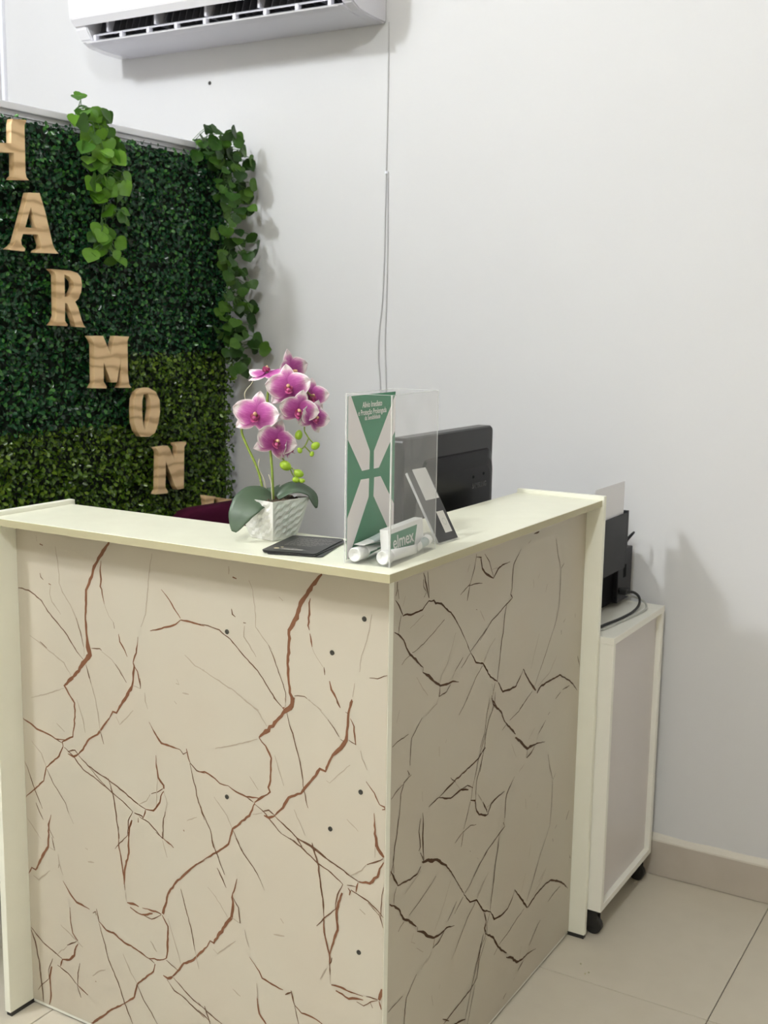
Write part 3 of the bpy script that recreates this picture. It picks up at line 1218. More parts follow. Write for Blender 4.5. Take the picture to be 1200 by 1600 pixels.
# inner boards: backing under the counter, work surface
box('inner_shelf', -L, -.0155, T + .0005, .45, .735, .75, 'wood_desk', desk)
box('inner_shelf', -.57, -.0155, .45, W, .735, .75, 'wood_desk', desk)
box('inner_upright', -.57, -.55, .455, W - .02, .01, .735, 'wood_desk', desk)
for (x, z) in ((-.345, .933), (-.048, 1.001), (-.113, .931), (-.348, .611), (-.051, .689), (-.114, .605), (-.051, .386)):
    V, F = lathe_geo([(-.001, .0046), (.0008, .0046), (.0011, .0034), (.0006, .0022), (.0003, .002)], (x, 0, z), (0, -1, 0), 14)
    link('screw', mesh('screw', V, F), desk, 'screw')

# ================================================================== cabinet behind the desk
CX, CY0, CY1, CZ = .0745, .9275, 1.318, .7705
CB = .072
CXL = -.36
cab = thing('low_cabinet', 'low white cabinet on casters between the desk and the back wall', 'cabinet', ((CX + CXL) / 2, (CY0 + CY1) / 2, 0))
box('top_board', CXL, CX + .001, CY0 - .001, CY1, CZ - .017, CZ, 'cabinet', cab, .001)
box('side_board', CXL, CX, CY0, CY0 + .016, CB, CZ - .017, 'cabinet', cab, .001)
box('side_board', CXL, CX, CY1 - .018, CY1, CB, CZ - .017, 'cabinet', cab, .001)
box('bottom_board', CXL, CX, CY0 + .016, CY1 - .018, CB, CB + .016, 'cabinet', cab, .001)
box('back_panel', CX - .022, CX - .014, CY0 + .016, CY1 - .018, CB + .016, CZ - .017, 'cabinet_panel', cab, .0005)
dr = box('door', CXL - .016, CXL - .0005, CY0 + .002, CY1 - .002, CB, CZ - .02, 'cabinet', cab, .001)
box('handle', CXL - .03, CXL - .016, CY0 + .03, CY0 + .04, .45, .57, 'screw', dr, .002)
for (x, y) in ((CX - .03, CY0 + .028), (CX - .03, CY1 - .03), (CXL + .05, CY0 + .028), (CXL + .05, CY1 - .03)):
    V, F = lathe_geo([(-.009, .018), (-.008, .0215), (.008, .0215), (.009, .018)], (x + .004, y, .0218), (0, 1, 0), 18)
    c = link('caster', mesh('caster', V, F), cab, 'dark', False)
    boxes('caster_fork', [(x - .016, x + .016, y - .014, y - .0105, .02, CB - .006), (x - .016, x + .016, y + .0105, y + .014, .02, CB - .006),
                          (x - .02, x + .02, y - .018, y + .018, CB - .008, CB)], 'dark', c, .001)

# ================================================================== printer
PX, PY0, PY1, PZ = -.022, .955, 1.322, .785
pr = thing('printer', 'dark grey inkjet printer with raised rear paper tray on the white cabinet', 'printer', (-.16, 1.14, CZ))
def prism_y(name, prof, y0, y1, material, parent, bevel=0.002):
    bm = bmesh.new()
    a = [bm.verts.new((x, y0, z)) for x, z in prof]
    b = [bm.verts.new((x, y1, z)) for x, z in prof]
    bm.faces.new(a)
    bm.faces.new(b[::-1])
    n = len(prof)
    for i in range(n):
        bm.faces.new((a[i], b[i], b[(i + 1) % n], a[(i + 1) % n]))
    bmesh.ops.recalc_face_normals(bm, faces=bm.faces)
    if bevel:
        bmesh.ops.bevel(bm, geom=list(bm.edges), offset=bevel, segments=2, affect='EDGES')
    return link(name, from_bm(name, bm), parent, material)
prism_y('body', [(PX - .02, PZ - .004), (PX - .02, .917), (-.30, .917), (-.325, .88), (-.325, .80), (-.30, PZ - .004)], PY0, PY1, 'printer', pr, .004)
boxes('rear_shell', [(PX - .021, PX, 1.215, PY1, PZ - .002, .921), (PX - .021, PX - .014, PY0, 1.216, PZ - .002, .90), (PX - .021, PX, PY0, PY0 + .03, PZ - .002, .92)], 'printer', pr, .002)
box('rear_recess', PX - .0142, PX - .0125, PY0 + .031, 1.214, PZ, .888, 'printer_dark', pr, 0)  # black sheet painting in the darkness of the open hollow
box('side_slot', PX - .001, PX + .0006, 1.256, 1.276, .845, .885, 'printer_dark', pr, 0)
box('scanner_lid', -.30, PX - .03, PY0 + .006, PY1 - .006, .918, .932, 'printer', pr, .003)
# rear paper support: a flat plate with folded rim
boxes('paper_tray', [(-.004, .0, .97, 1.200, .889, 1.029), (-.022, .0, 1.200, 1.213, .893, 1.033), (-.022, .0, .958, .97, .889, 1.029), (-.022, 0, .97, 1.2, .885, .8895)], 'printer', pr, .001)
tube('release_lever', [(-.03, 1.268, .925), (-.022, 1.274, .945), (-.015, 1.288, .957), (-.012, 1.297, .962)], [.004, .0045, .004, .003], 'printer', pr)
for (x, y) in ((-.05, PY0 + .03), (-.05, PY1 - .03), (-.28, PY0 + .03), (-.28, PY1 - .03)):
    V, F = lathe_geo([(0, .01), (.0115, .01)], (x, y, CZ), (0, 0, 1), 12)
    link('foot', mesh('foot', V, F), pr, 'dark')
for k in range(3):
    bm = bmesh.new()
    bm_box(bm, -.0068 - k * .0022, -.006 - k * .0022, .976, 1.186 - k * .003, .894, 1.112 - k * .004, 0)
    pp = link('paper_sheet', from_bm('paper_sheet', bm), None, 'paper')
    tag(pp, ['white paper sheet at the rear face of the printer tray', 'white paper sheet in the middle of the printer tray stack', 'white paper sheet nearest the printer body'][k], 'paper', 'sheets in the printer tray')
pc = thing('power_cord', 'black power cord plugged into the back of the printer', 'cable', (.02, 1.2, CZ))
boxes('plug', [(PX, PX + .022, 1.222, 1.243, .806, .822)], 'cable_b', pc, .003)
tube('cord', spline([(PX + .02, 1.233, .814), (PX + .036, 1.243, .812), (PX + .05, 1.245, .80), (PX + .056, 1.225, .784), (PX + .055, 1.18, .7755), (PX + .05, 1.10, .7745), (PX + .04, 1.03, .7745), (PX + .03, .96, .7745), (PX + .01, .945, .7745)], 6), .0035, 'cable_b', pc, 8)
cg = tube('data_cable', spline([(PX + .002, 1.262, .80), (PX + .05, 1.266, .790), (PX + .072, 1.24, .777), (PX + .07, 1.17, .7735), (PX + .06, 1.07, .7735), (PX + .05, .99, .7735), (PX + .03, .94, .7735)], 6), .0026, 'cable_g')
tag(cg, 'pale grey data cable curving beside the black cord on the cabinet', 'cable')

# ================================================================== monitor
mo = thing('computer_monitor', 'black computer monitor seen from behind, standing inside the desk', 'monitor', (-.30, .72, .75))
MX = -.262
my0, my1, mz0, mz1 = .499, .938, .965, 1.256
def round_rect(y0, y1, z0, z1, r, n=5):
    out = []
    for cy, cz, a0 in ((y1 - r, z1 - r, 0), (y0 + r, z1 - r, 90), (y0 + r, z0 + r, 180), (y1 - r, z0 + r, 270)):
        for k in range(n + 1):
            a = R(a0 + 90 * k / n)
            out.append((cy + r * math.cos(a), cz + r * math.sin(a)))
    return out
def layered(name, layers, material, parent, smooth=True):
    """layers = [(x, outline)] outlines with equal point counts"""
    V, F = [], []
    n = len(layers[0][1])
    for x, ol in layers:
        V += [(x, y, z) for y, z in ol]
    for i in range(len(layers) - 1):
        for k in range(n):
            k2 = (k + 1) % n
            F.append((i * n + k, i * n + k2, (i + 1) * n + k2, (i + 1) * n + k))
    F.append(tuple(range(n - 1, -1, -1)))
    F.append(tuple((len(layers) - 1) * n + k for k in range(n)))
    o = link(name, mesh(name, V, F), parent, material)
    return fix_normals(o)
layered('back_shell', [(MX - .034, round_rect(my0, my1, mz0, mz1, .014)), (MX - .004, round_rect(my0, my1, mz0, mz1, .014)), (MX, round_rect(my0 + .003, my1 - .003, mz0 + .003, mz1 - .003, .012))], 'mon_grey', mo)
layered('rear_bulge', [(MX - .002, round_rect(.58, .926, mz0 + .01, 1.204, .022)), (MX + .006, round_rect(.584, .922, mz0 + .012, 1.200, .022)), (MX + .014, round_rect(.60, .910, mz0 + .02, 1.182, .03)), (MX + .016, round_rect(.615, .895, mz0 + .03, 1.165, .03))], 'mon', mo)
box('screen', MX - .0355, MX - .034, my0 + .012, my1 - .012, mz0 + .015, mz1 - .012, 'screen', mo, .0003)
lm = place(text_mesh('SAMSUNG', .0165, .0008), plane_mx((MX + .0162, .835, 1.116), (0, 1, 0), (0, 0, 1)))
link('maker_lettering', lm, mo, 'mon_logo')
for (y, z) in ((.803, 1.143), (.858, 1.146), (.799, 1.062), (.853, 1.066)):
    V, F = lathe_geo([(-.001, .0036), (.0006, .0036), (.0003, .002)], (MX + .016, y, z), (1, 0, 0), 12)
    link('mount_hole', mesh('mount_hole', V, F), mo, 'printer_dark')
box('stand_neck', MX - .03, MX - .008, .68, .76, .762, .99, 'mon', mo, .006)
V, F = lathe_geo([(0, .105), (.006, .105), (.012, .095), (.0135, .03)], (MX - .03, .72, .75), (0, 0, 1), 36)
link('stand_base', mesh('stand_base', V, F), mo, 'mon', False)

# ================================================================== air conditioner
ax0, ax1 = -1.852, -.832
ac = thing('air_conditioner', 'white split air conditioner unit on the wall with open louvre', 'air conditioner', ((ax0 + ax1) / 2, D, 2.34))
def prism_x(name, prof, x0, x1, material, parent, bevel=0.0):
    bm = bmesh.new()
    a = [bm.verts.new((x0, y, z)) for y, z in prof]
    b = [bm.verts.new((x1, y, z)) for y, z in prof]
    bm.faces.new(a)
    bm.faces.new(b[::-1])
    n = len(prof)
    for i in range(n):
        bm.faces.new((a[i], b[i], b[(i + 1) % n], a[(i + 1) % n]))
    bmesh.ops.recalc_face_normals(bm, faces=bm.faces)
    if bevel:
        bmesh.ops.bevel(bm, geom=list(bm.edges), offset=bevel, segments=2, affect='EDGES')
    return link(name, from_bm(name, bm), parent, material)
endp = [(D, 2.342), (1.26, 2.343), (1.205, 2.348), (1.17, 2.362), (1.147, 2.395), (1.136, 2.45), (1.136, 2.60), (1.16, 2.632), (1.20, 2.642), (D, 2.642)]
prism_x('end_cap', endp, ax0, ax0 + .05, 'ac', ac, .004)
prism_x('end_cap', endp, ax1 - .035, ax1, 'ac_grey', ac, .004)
prism_x('chassis', [(D, 2.343), (1.255, 2.344), (1.255, 2.47), (1.14, 2.47), (1.14, 2.60), (1.16, 2.632), (1.20, 2.641), (D, 2.641)], ax0 + .05, ax1 - .035, 'ac_dark', ac)
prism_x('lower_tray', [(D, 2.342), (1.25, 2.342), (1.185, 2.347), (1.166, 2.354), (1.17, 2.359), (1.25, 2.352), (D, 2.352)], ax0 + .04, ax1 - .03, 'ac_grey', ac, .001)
fpn = prism_x('front_cover', [(1.142, 2.399), (1.122, 2.420), (1.116, 2.48), (1.118, 2.585), (1.135, 2.625), (1.15, 2.63), (1.14, 2.58), (1.136, 2.48), (1.146, 2.41)], ax0 + .002, ax1 - .002, 'ac', ac, .002)
# louvre blade with arms, and the fins behind it
lv = prism_x('louvre', [(1.148, 2.352), (1.150, 2.349), (1.178, 2.360), (1.176, 2.363)], ax0 + .045, ax1 - .035, 'ac', ac)
prism_x('louvre_rail', [(1.163, 2.374), (1.165, 2.371), (1.180, 2.378), (1.178, 2.381)], ax0 + .06, ax1 - .045, 'ac_grey', ac)
n_arm = 9
for k in range(n_arm):
    x = ax0 + .07 + (ax1 - ax0 - .14) * k / (n_arm - 1)
    box('louvre_arm', x - .006, x + .006, 1.160, 1.178, 2.357, 2.375, 'ac_grey', ac, .002)
for k in range(34):
    x = ax0 + .07 + (ax1 - ax0 - .14) * k / 33
    prism_x('air_fin', [(1.185, 2.385), (1.25, 2.36), (1.25, 2.44), (1.20, 2.43)], x - .001, x + .001, 'ac_fin', ac)
for k in range(5):
    x = ax0 + .12 + (ax1 - ax0 - .24) * k / 4
    box('outlet_rib', x - .004, x + .004, 1.165, 1.25, 2.38, 2.42, 'ac_grey', ac, .001)

# ================================================================== wires on the wall
w1 = [(-.8228, 2.345), (-.8223, 2.1958), (-.823, 2.0548), (-.8241, 1.9334), (-.8254, 1.8214), (-.8264, 1.6934), (-.8308, 1.5638), (-.8403, 1.4701), (-.8413, 1.3944), (-.8331, 1.3071), (-.83, 1.15), (-.83, .9), (-.828, .4)]
w2 = [(-.8221, 1.9334), (-.8210, 1.8213), (-.8195, 1.6933), (-.821, 1.5639), (-.8235, 1.4327), (-.8175, 1.3078), (-.815, 1.1), (-.812, .9), (-.81, .4)]
o = tube('wall_cable', spline([(x, D - .0022, z) for x, z in w1], 4), .0019, 'wall_wire', None, 6)
tag(o, 'thin white cable hanging down the wall from the air conditioner end', 'cable')
o = tube('wall_cable', spline([(x + .004, D - .0022, z) for x, z in w2], 4), .0019, 'wall_wire', None, 6)
tag(o, 'shorter thin white cable beside the long one, starting halfway down the wall', 'cable')
tc = thing('cable_clip', 'small white clip holding the cable halfway down the wall', 'clip', (-.8235, D - .004, 1.925))
boxes('clip_body', [(-.8275, -.8195, D - .005, D - .0001, 1.927, 1.935)], 'frame_w', tc, .001)

# ================================================================== green wall
GX = -1.405
gw = thing('green_wall_partition', 'white partition covered with artificial boxwood hedge mats', 'partition', (GX - .02, .4, 0))
gy0_, gy1_, gz1 = -.75, 1.322, 2.024
box('board', GX - .035, GX, gy0_, gy1_, .0, gz1 - .012, 'frame_w', gw, .001)
box('top_rail', GX - .045, GX + .012, gy0_, gy1_ + .003, gz1 - .012, gz1 + .006, 'frame_w', gw, .002)
box('edge_rail', GX - .04, GX + .006, gy1_ - .002, gy1_ + .006, .0, gz1 - .012, 'frame_w', gw, .001)
tube('hanging_wire', [(GX + .004, gy0_ + .02, gz1 - .024), (GX + .004, .2, gz1 - .027), (GX + .004, .9, gz1 - .026), (GX + .004, gy1_ - .02, gz1 - .024)], .0012, 'dark', gw, 5)

leaf_t = np.array([(0, 0, 0), (.5, .42, .10), (.36, 1, 0), (1.05, 0, 0)])
rng = np.random.default_rng(7)
LV = np.array([(0, 0, 0), (.38, .34, .10), (.78, .27, .05), (1.0, 0, -.06), (.78, -.27, .05), (.38, -.34, .10), (.5, 0, -.02)])
LF = np.array([(0, 6, 1), (1, 6, 2), (2, 6, 3), (3, 6, 4), (4, 6, 5), (5, 6, 0)])
def hedge(name, y0, y1, z0, z1, n, material, label):
    N = n
    y = rng.uniform(y0, y1, N)
    z = rng.uniform(z0, z1, N)
    lump = np.sin(y * 47 + 3 * np.sin(z * 31)) * np.sin(z * 53 + 2 * np.sin(y * 37))
    dep = rng.uniform(0, 1, N) ** 0.7
    x = GX + .006 + dep * (.034 + .008 * lump)
    ang = rng.uniform(0, 2 * np.pi, N)
    tilt = rng.normal(0.15, .55, N)
    size = rng.uniform(.010, .0175, N)
    # leaf axes: direction d in the wall plane tilted outwards, normal roughly +X
    d = np.stack([np.sin(tilt), np.cos(ang) * np.cos(tilt), np.sin(ang) * np.cos(tilt)], 1)
    side = np.stack([np.zeros(N), -np.sin(ang), np.cos(ang)], 1)
    roll = rng.normal(0, .5, N)
    nn = np.cross(d, side)
    s2 = side * np.cos(roll)[:, None] + nn * np.sin(roll)[:, None]
    n2 = np.cross(d, s2)
    n2 *= np.sign(n2[:, :1] + 1e-9)
    P = np.stack([x, y, z], 1)
    co = P[:, None, :] + size[:, None, None] * (LV[None, :, 0:1] * d[:, None, :] + LV[None, :, 1:2] * s2[:, None, :] + LV[None, :, 2:3] * n2[:, None, :])
    co[..., 0] = np.maximum(co[..., 0], GX + .002)
    co[..., 1] = np.minimum(co[..., 1], D - .012)
    co = co.reshape(-1, 3)
    k = len(LV)
    fa = (LF[None] + (np.arange(N) * k)[:, None, None]).reshape(-1, 3)
    me = bpy.data.meshes.new(name)
    me.vertices.add(len(co))
    me.vertices.foreach_set('co', co.ravel())
    me.loops.add(fa.size)
    me.loops.foreach_set('vertex_index', fa.ravel())
    me.polygons.add(len(fa))
    me.polygons.foreach_set('loop_start', np.arange(0, fa.size, 3))
    me.update(calc_edges=True)
    o = link(name, me, gw, material, False)
    o['kind'] = 'stuff'
    o['label'] = label
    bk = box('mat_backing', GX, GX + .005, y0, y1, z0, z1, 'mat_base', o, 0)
    return o
zt = gz1 - .035
for (y0, y1, z0, z1, dens, m_, lab) in (
        (.85, 1.318, 1.40, zt, 2.0, 'leaf_dark', 'dark green boxwood mat'), (.35, .85, 1.20, zt, 2.0, 'leaf_dark', 'dark green boxwood mat'),
        (.85, 1.318, .88, 1.40, 2.0, 'leaf_olive', 'olive green boxwood mat'), (.35, .85, .70, 1.20, 2.0, 'leaf_olive', 'olive green boxwood mat'),
        (-.15, .35, 1.20, zt, 1.1, 'leaf_dark', 'dark green boxwood mat'), (-.15, .35, .70, 1.20, 1.1, 'leaf_olive', 'olive green boxwood mat'),
        (.85, 1.318, .36, .88, .9, 'leaf_olive', 'olive green boxwood mat'), (.35, .85, .2, .70, .9, 'leaf_olive', 'olive green boxwood mat'),
        (-.15, .35, .2, .70, .9, 'leaf_olive', 'olive green boxwood mat'), (.85, 1.318, .01, .36, .9, 'leaf_olive', 'olive green boxwood mat'),
        (-.15, .85, .01, .2, .9, 'leaf_olive', 'olive green boxwood mat'), (-.65, -.15, .01, 1.0, .7, 'leaf_olive', 'olive green boxwood mat'), (-.65, -.15, 1.0, zt, .7, 'leaf_dark', 'dark green boxwood mat')):
    hedge('hedge_mat', y0, y1, z0, z1, int((y1 - y0) * (z1 - z0) * 1e4 * dens), m_, lab)

# ================================================================== wooden letters (outlines in mm: y, z)
LETTERS = {
 'A': [[(458,1806),(495,1809),(498,1802),(512,1765),(534,1685),(542,1672),(553,1663),(475,1661),(479,1667),(492,1672),(495,1681),(486,1706),(437,1704),(430,1688),(432,1677),(443,1669),(440,1662),(385,1664),(398,1671),(410,1681),(447,1775)],[(465,1771),(482,1721),(445,1721)]],
 'R': [[(523,1623),(592,1622),(617,1617),(629,1605),(632,1588),(628,1567),(618,1550),(606,1542),(616,1527),(627,1496),(634,1482),(642,1475),(604,1477),(599,1495),(578,1536),(570,1538),(568,1492),(577,1483),(576,1478),(519,1480),(531,1490),(539,1505),(541,1608),(535,1616)],[(571,1611),(588,1606),(601,1594),(602,1580),(594,1566),(582,1555),(570,1553)]],
 'M': [[(654,1453),(705,1453),(727,1412),(732,1400),(749,1453),(806,1451),(799,1438),(798,1349),(802,1319),(811,1308),(761,1310),(772,1323),(772,1391),(754,1325),(731,1326),(705,1381),(703,1329),(714,1316),(713,1310),(656,1313),(668,1327),(670,1430),(664,1441)]],
 'O': [[(849,1304),(880,1306),(911,1293),(927,1268),(928,1234),(920,1200),(904,1173),(881,1164),(845,1167),(828,1185),(819,1210),(818,1246),(821,1276),(831,1294)],[(860,1287),(877,1289),(888,1273),(888,1242),(880,1212),(863,1184),(855,1204),(853,1238),(854,1269)]],
 'N': [[(905,1131),(958,1132),(967,1124),(995,1074),(1000,1125),(991,1132),(991,1138),(1042,1137),(1042,1131),(1033,1122),(1028,996),(998,996),(988,1010),(950,1085),(946,1009),(957,996),(955,990),(901,993),(904,998),(913,1006),(918,1116),(914,1123)]],
 'Y': [[(1124,964),(1179,953),(1171,946),(1168,926),(1177,911),(1199,932),(1191,940),(1194,948),(1258,935),(1252,929),(1233,911),(1206,876),(1207,821),(1219,806),(1150,813),(1160,825),(1161,879),(1133,910),(1128,951)]],
 'H': [[(416,1976),(461,1980),(454,1966),(453,1924),(452,1854),(454,1843),(463,1836),(404,1831),(408,1837),(415,1842),(417,1896),(339,1890),(334,1830),(343,1825),(296,1823),(305,1829),(313,1948),(303,1960),(354,1968),(346,1953),(342,1911),(410,1918),(412,1963)]]}
LT = .017
for ch, polys in LETTERS.items():
    me = shape_mesh('wooden_letter', [[(y / 1000, z / 1000) for y, z in pl] for pl in polys], LT, .0008)
    place(me, plane_mx((-1.33 - LT / 2, 0, 0), (0, 1, 0), (0, 0, 1)))
    o = link('wooden_letter', me, None, 'wood')
    tag(o, 'pine wood serif letter %s on the boxwood wall' % ch, 'letter', 'wooden letters on the green wall')
    if ch in 'NM':
        spots = {'N': [((-1.3298), .928, 1.045, .009)], 'M': [(-1.3298, .796, 1.355, .004)]}[ch]
        for (x, y, z, r) in spots:
            V = [(x, y + r * (1 + .2 * math.sin(3 * a)) * math.cos(a), z + r * 1.15 * math.sin(a)) for a in [2 * math.pi * k / 14 for k in range(14)]]
            link('knot', mesh('knot', V, [tuple(range(14))]), o, 'knot')

# ================================================================== ivy vines
def ivy_leaf_mesh():
    ol = [(0, 0), (.22, -.10), (.46, -.06), (.60, .16), (.62, .36), (.48, .62), (.26, .84), (.02, 1.0)]
    V = []
    mid = [(0, t, -.04 * math.sin(t * 3)) for t in (0.0, .3, .6, 1.0)]
    rows = [(0.0, [.0]), (.0, [])]
    ts = [-.06, .12, .34, .58, .80, 1.0]
    ws = [.24, .52, .62, .54, .30, .02]
    F = []
    for i, (t, w) in enumerate(zip(ts, ws)):
        for s in (-1, -.5, 0, .5, 1):
            yy = t - (0.10 if i == 0 and s == 0 else 0) * -.6
            V.append((s * w, yy, .16 * abs(s) * w - .10 * (t - .3) ** 2 + .02 * math.sin(9 * t + s)))
    for i in range(len(ts) - 1):
        for k in range(4):
            F.append((i * 5 + k, i * 5 + k + 1, (i + 1) * 5 + k + 1, (i + 1) * 5 + k))
    me = mesh('ivy_leaf', V, F)
    me.shade_smooth()
    return me
IVY = {}
def vine(name, label, path, nleaf, spread, size, material, base, seed, limit, outward):
    rnd = random.Random(seed)
    v = thing(name, label, 'ivy', base, 'hanging ivy vines')
    sp_ = spline(path, 8)
    parts = [tube_geo(sp_, .0022, 6)]
    if material not in IVY:
        me = ivy_leaf_mesh()
        me.materials.append(M[material])
        IVY[material] = me
    leaves = []
    for k in range(nleaf):
        t = (k + rnd.random() * .8) / nleaf
        q = sp_[min(int(t * (len(sp_) - 1)), len(sp_) - 1)]
        a = rnd.uniform(0, 2 * math.pi)
        rr = spread * math.sqrt(rnd.random())
        off = Vector((rnd.uniform(.0, 1.0) * outward, math.cos(a) * rr, math.sin(a) * rr * .7 - .008))
        pos = limit(q + off)
        parts.append(tube_geo([q, (q + pos) / 2 + Vector((.006, 0, .006)), pos], .0011, 4))
        s = size * rnd.uniform(.75, 1.2)
        yax = (Vector((rnd.uniform(-.05, .45), math.cos(a) * .75, math.sin(a) * .35 - .65)) + Vector((rnd.gauss(0, .25), rnd.gauss(0, .25), rnd.gauss(0, .2)))).normalized()
        nz = Vector((1.0, -.55, .35)) + Vector((rnd.gauss(0, .35), rnd.gauss(0, .4), rnd.gauss(0, .4)))
        xax = yax.cross(nz).normalized()
        zax = xax.cross(yax)
        mx = Matrix(((xax.x, yax.x, zax.x, pos.x), (xax.y, yax.y, zax.y, pos.y), (xax.z, yax.z, zax.z, pos.z), (0, 0, 0, 1)))
        leaves.append(mx @ Matrix.Scale(s, 4))
    V, F = join(parts)
    link('stem', mesh('stem', V, F), v, 'ivy_stem', True)
    for mx in leaves:
        o = bpy.data.objects.new('leaf', IVY[material])
        COL.objects.link(o)
        o.parent = v
        o.matrix_local = Matrix.Translation(-Vector(base)) @ mx
    return v
def lim1(p_):
    return Vector((max(p_.x, -1.352), p_.y, p_.z))
def lim2(p_):
    return Vector((max(p_.x, -1.385), min(p_.y, D - .04), p_.z))
vine('ivy_vine', 'bright green trailing ivy draped over the top of the green wall beside letter A',
     [(-1.41, .70, 2.045), (-1.375, .70, 2.055), (-1.35, .71, 2.00), (-1.35, .72, 1.964), (-1.348, .732, 1.912), (-1.347, .738, 1.87), (-1.347, .738, 1.82), (-1.348, .728, 1.76), (-1.348, .731, 1.71), (-1.349, .734, 1.69)],
     80, .060, .037, 'ivy', (-1.35, .72, 1.66), 11, lim1, .03)
vine('ivy_vine', 'long deep green ivy hanging down the far edge of the green wall',
     [(-1.40, 1.17, 2.035), (-1.37, 1.20, 2.03), (-1.36, 1.25, 2.0), (-1.352, 1.262, 1.92), (-1.345, 1.262, 1.80), (-1.342, 1.262, 1.68), (-1.345, 1.262, 1.55), (-1.335, 1.265, 1.45), (-1.315, 1.27, 1.40)],
     190, .075, .033, 'ivy_dark', (-1.34, 1.28, 1.35), 5, lim2, .085)

# ================================================================== plum chair behind the desk
ch = thing('upholstered_chair', 'plum fabric chair back just showing behind the counter', 'chair', (-.9, .86, 0))
def cushion(name, c, sx, sy, sz, parent, material, rz=0):
    bm = bmesh.new()
    bmesh.ops.create_cube(bm, size=1.0)
    bmesh.ops.bevel(bm, geom=list(bm.edges), offset=.22, segments=5, profile=.5, affect='EDGES')
    mx = Matrix.Translation(c) @ Matrix.Rotation(rz, 4, 'Z') @ Matrix.Diagonal((sx, sy, sz, 1))
    bm.transform(mx)
    return link(name, from_bm(name, bm), parent, material, True)
cushion('backrest', (-1.07, .895, .735), .075, .44, .515, ch, 'plum', rz=R(-6))
cushion('seat', (-.84, .855, .45), .44, .43, .09, ch, 'plum')
for (x, y) in ((-1.04, .68), (-.66, .68), (-1.04, 1.03), (-.66, 1.03)):
    tube('leg', [(x, y, 0), (x, y, .43)], .012, 'dark', ch, 10)
for y in (.70, 1.01):
    tube('back_strut', [(-1.04, y, .42), (-1.065, y, .56)], .011, 'dark', ch, 10)

# ================================================================== potted orchid
PC = Vector((-.308, .093, H + .0005))
orc = thing('potted_orchid', 'pink and white artificial orchid in a textured white square pot', 'potted plant', tuple(PC))
d1 = Vector((-.986, .161, 0))
d2 = Vector((.161, .986, 0))
def pot_mesh():
    bm = bmesh.new()
    ph, n, m = .076, 11, 48
    rings = []
    per = 4 * m // 4
    def ring(z, s, tex, inset=0):
        vs_ = []
        k = m // 4
        for side in range(4):
            for i in range(k):
                t = i / k
                c = [(1, 1), (-1, 1), (-1, -1), (1, -1)]
                a, b = c[side], c[(side + 1) % 4]
                x, y = a[0] + (b[0] - a[0]) * t, a[1] + (b[1] - a[1]) * t
                # facetted relief: staggered shallow diamonds pushed in and out along the wall
                rel = 0
                if tex is not None and 0 < i < k:
                    rel = .10 * (abs(((t * 2.5 + (tex % 2) * .5) % 1) - .5) * 2 - .5)
                nx, ny = [(0, 1), (-1, 0), (0, -1), (1, 0)][side]
                x += nx * rel
                y += ny * rel
                q = PC + (-d1) * (x * s) * 1 + d2 * (y * s)
                vs_.append(bm.verts.new((q.x, q.y, PC.z + z)))
        return vs_
    for i in range(n + 1):
        t = i / n
        s = .0295 + .0185 * t ** .85
        rings.append(ring(ph * t, s, None if i in (0, n) else i))
    rings.append(ring(ph, .0455, None))
    rings.append(ring(ph - .012, .0440, None))
    for a, b in zip(rings[:-1], rings[1:]):
        for i in range(m):
            j = (i + 1) % m
            bm.faces.new((a[i], a[j], b[j], b[i]))
    bm.faces.new(rings[0][::-1])
    bm.faces.new(rings[-1])
    bmesh.ops.recalc_face_normals(bm, faces=bm.faces)
    return from_bm('pot', bm)
link('pot', pot_mesh(), orc, 'pot')
# bark mulch
rnd = random.Random(4)
V, F = [], []
G = 14
for i in range(G + 1):
    for j in range(G + 1):
        a, b = (i / G - .5) * 2, (j / G - .5) * 2
        q = PC + d1 * (a * .0435) + d2 * (b * .0435)
        zz = .069 + (.008 * rnd.random() if abs(a) < .9 and abs(b) < .9 else 0)
        V.append((q.x, q.y, PC.z + zz))
for i in range(G):
    for j in range(G):
        F.append((i * (G + 1) + j, (i + 1) * (G + 1) + j, (i + 1) * (G + 1) + j + 1, i * (G + 1) + j + 1))
link('bark_mulch', mesh('bark_mulch', V, F), orc, 'soil')
cr = Vector((.859, .511, 0))      # sideways and depth directions of the spray of flowers
cf = Vector((-.511, .859, 0))
stems = [
 [(-.3198,.0827,1.165),(-.3298,.0822,1.2112),(-.3412,.0808,1.2393),(-.3555,.0776,1.2673),(-.3666,.0757,1.2921),(-.367,.0777,1.3038),(-.3605,.0845,1.3188),(-.345,.0900,1.329)],
 [(-.3061,.0909,1.165),(-.3101,.0936,1.2099),(-.3143,.0965,1.2381),(-.3209,.0999,1.2763),(-.3279,.1052,1.3261),(-.3326,.1088,1.3593),(-.3297,.1162,1.3893),(-.317,.1273,1.4078),(-.2994,.1372,1.4048),(-.2799,.1447,1.3835),(-.2666,.1464,1.3504),(-.2685,.1376,1.3105),(-.2672,.1358,1.2972)]]
tube('stem', spline(stems[0], 5), .0024, 'o_stem', orc, 8)
tube('stem', spline(stems[1], 5), [.0025] * 30 + [.0025 - .0013 * k / 30 for k in range(31)], 'o_stem', orc, 8)
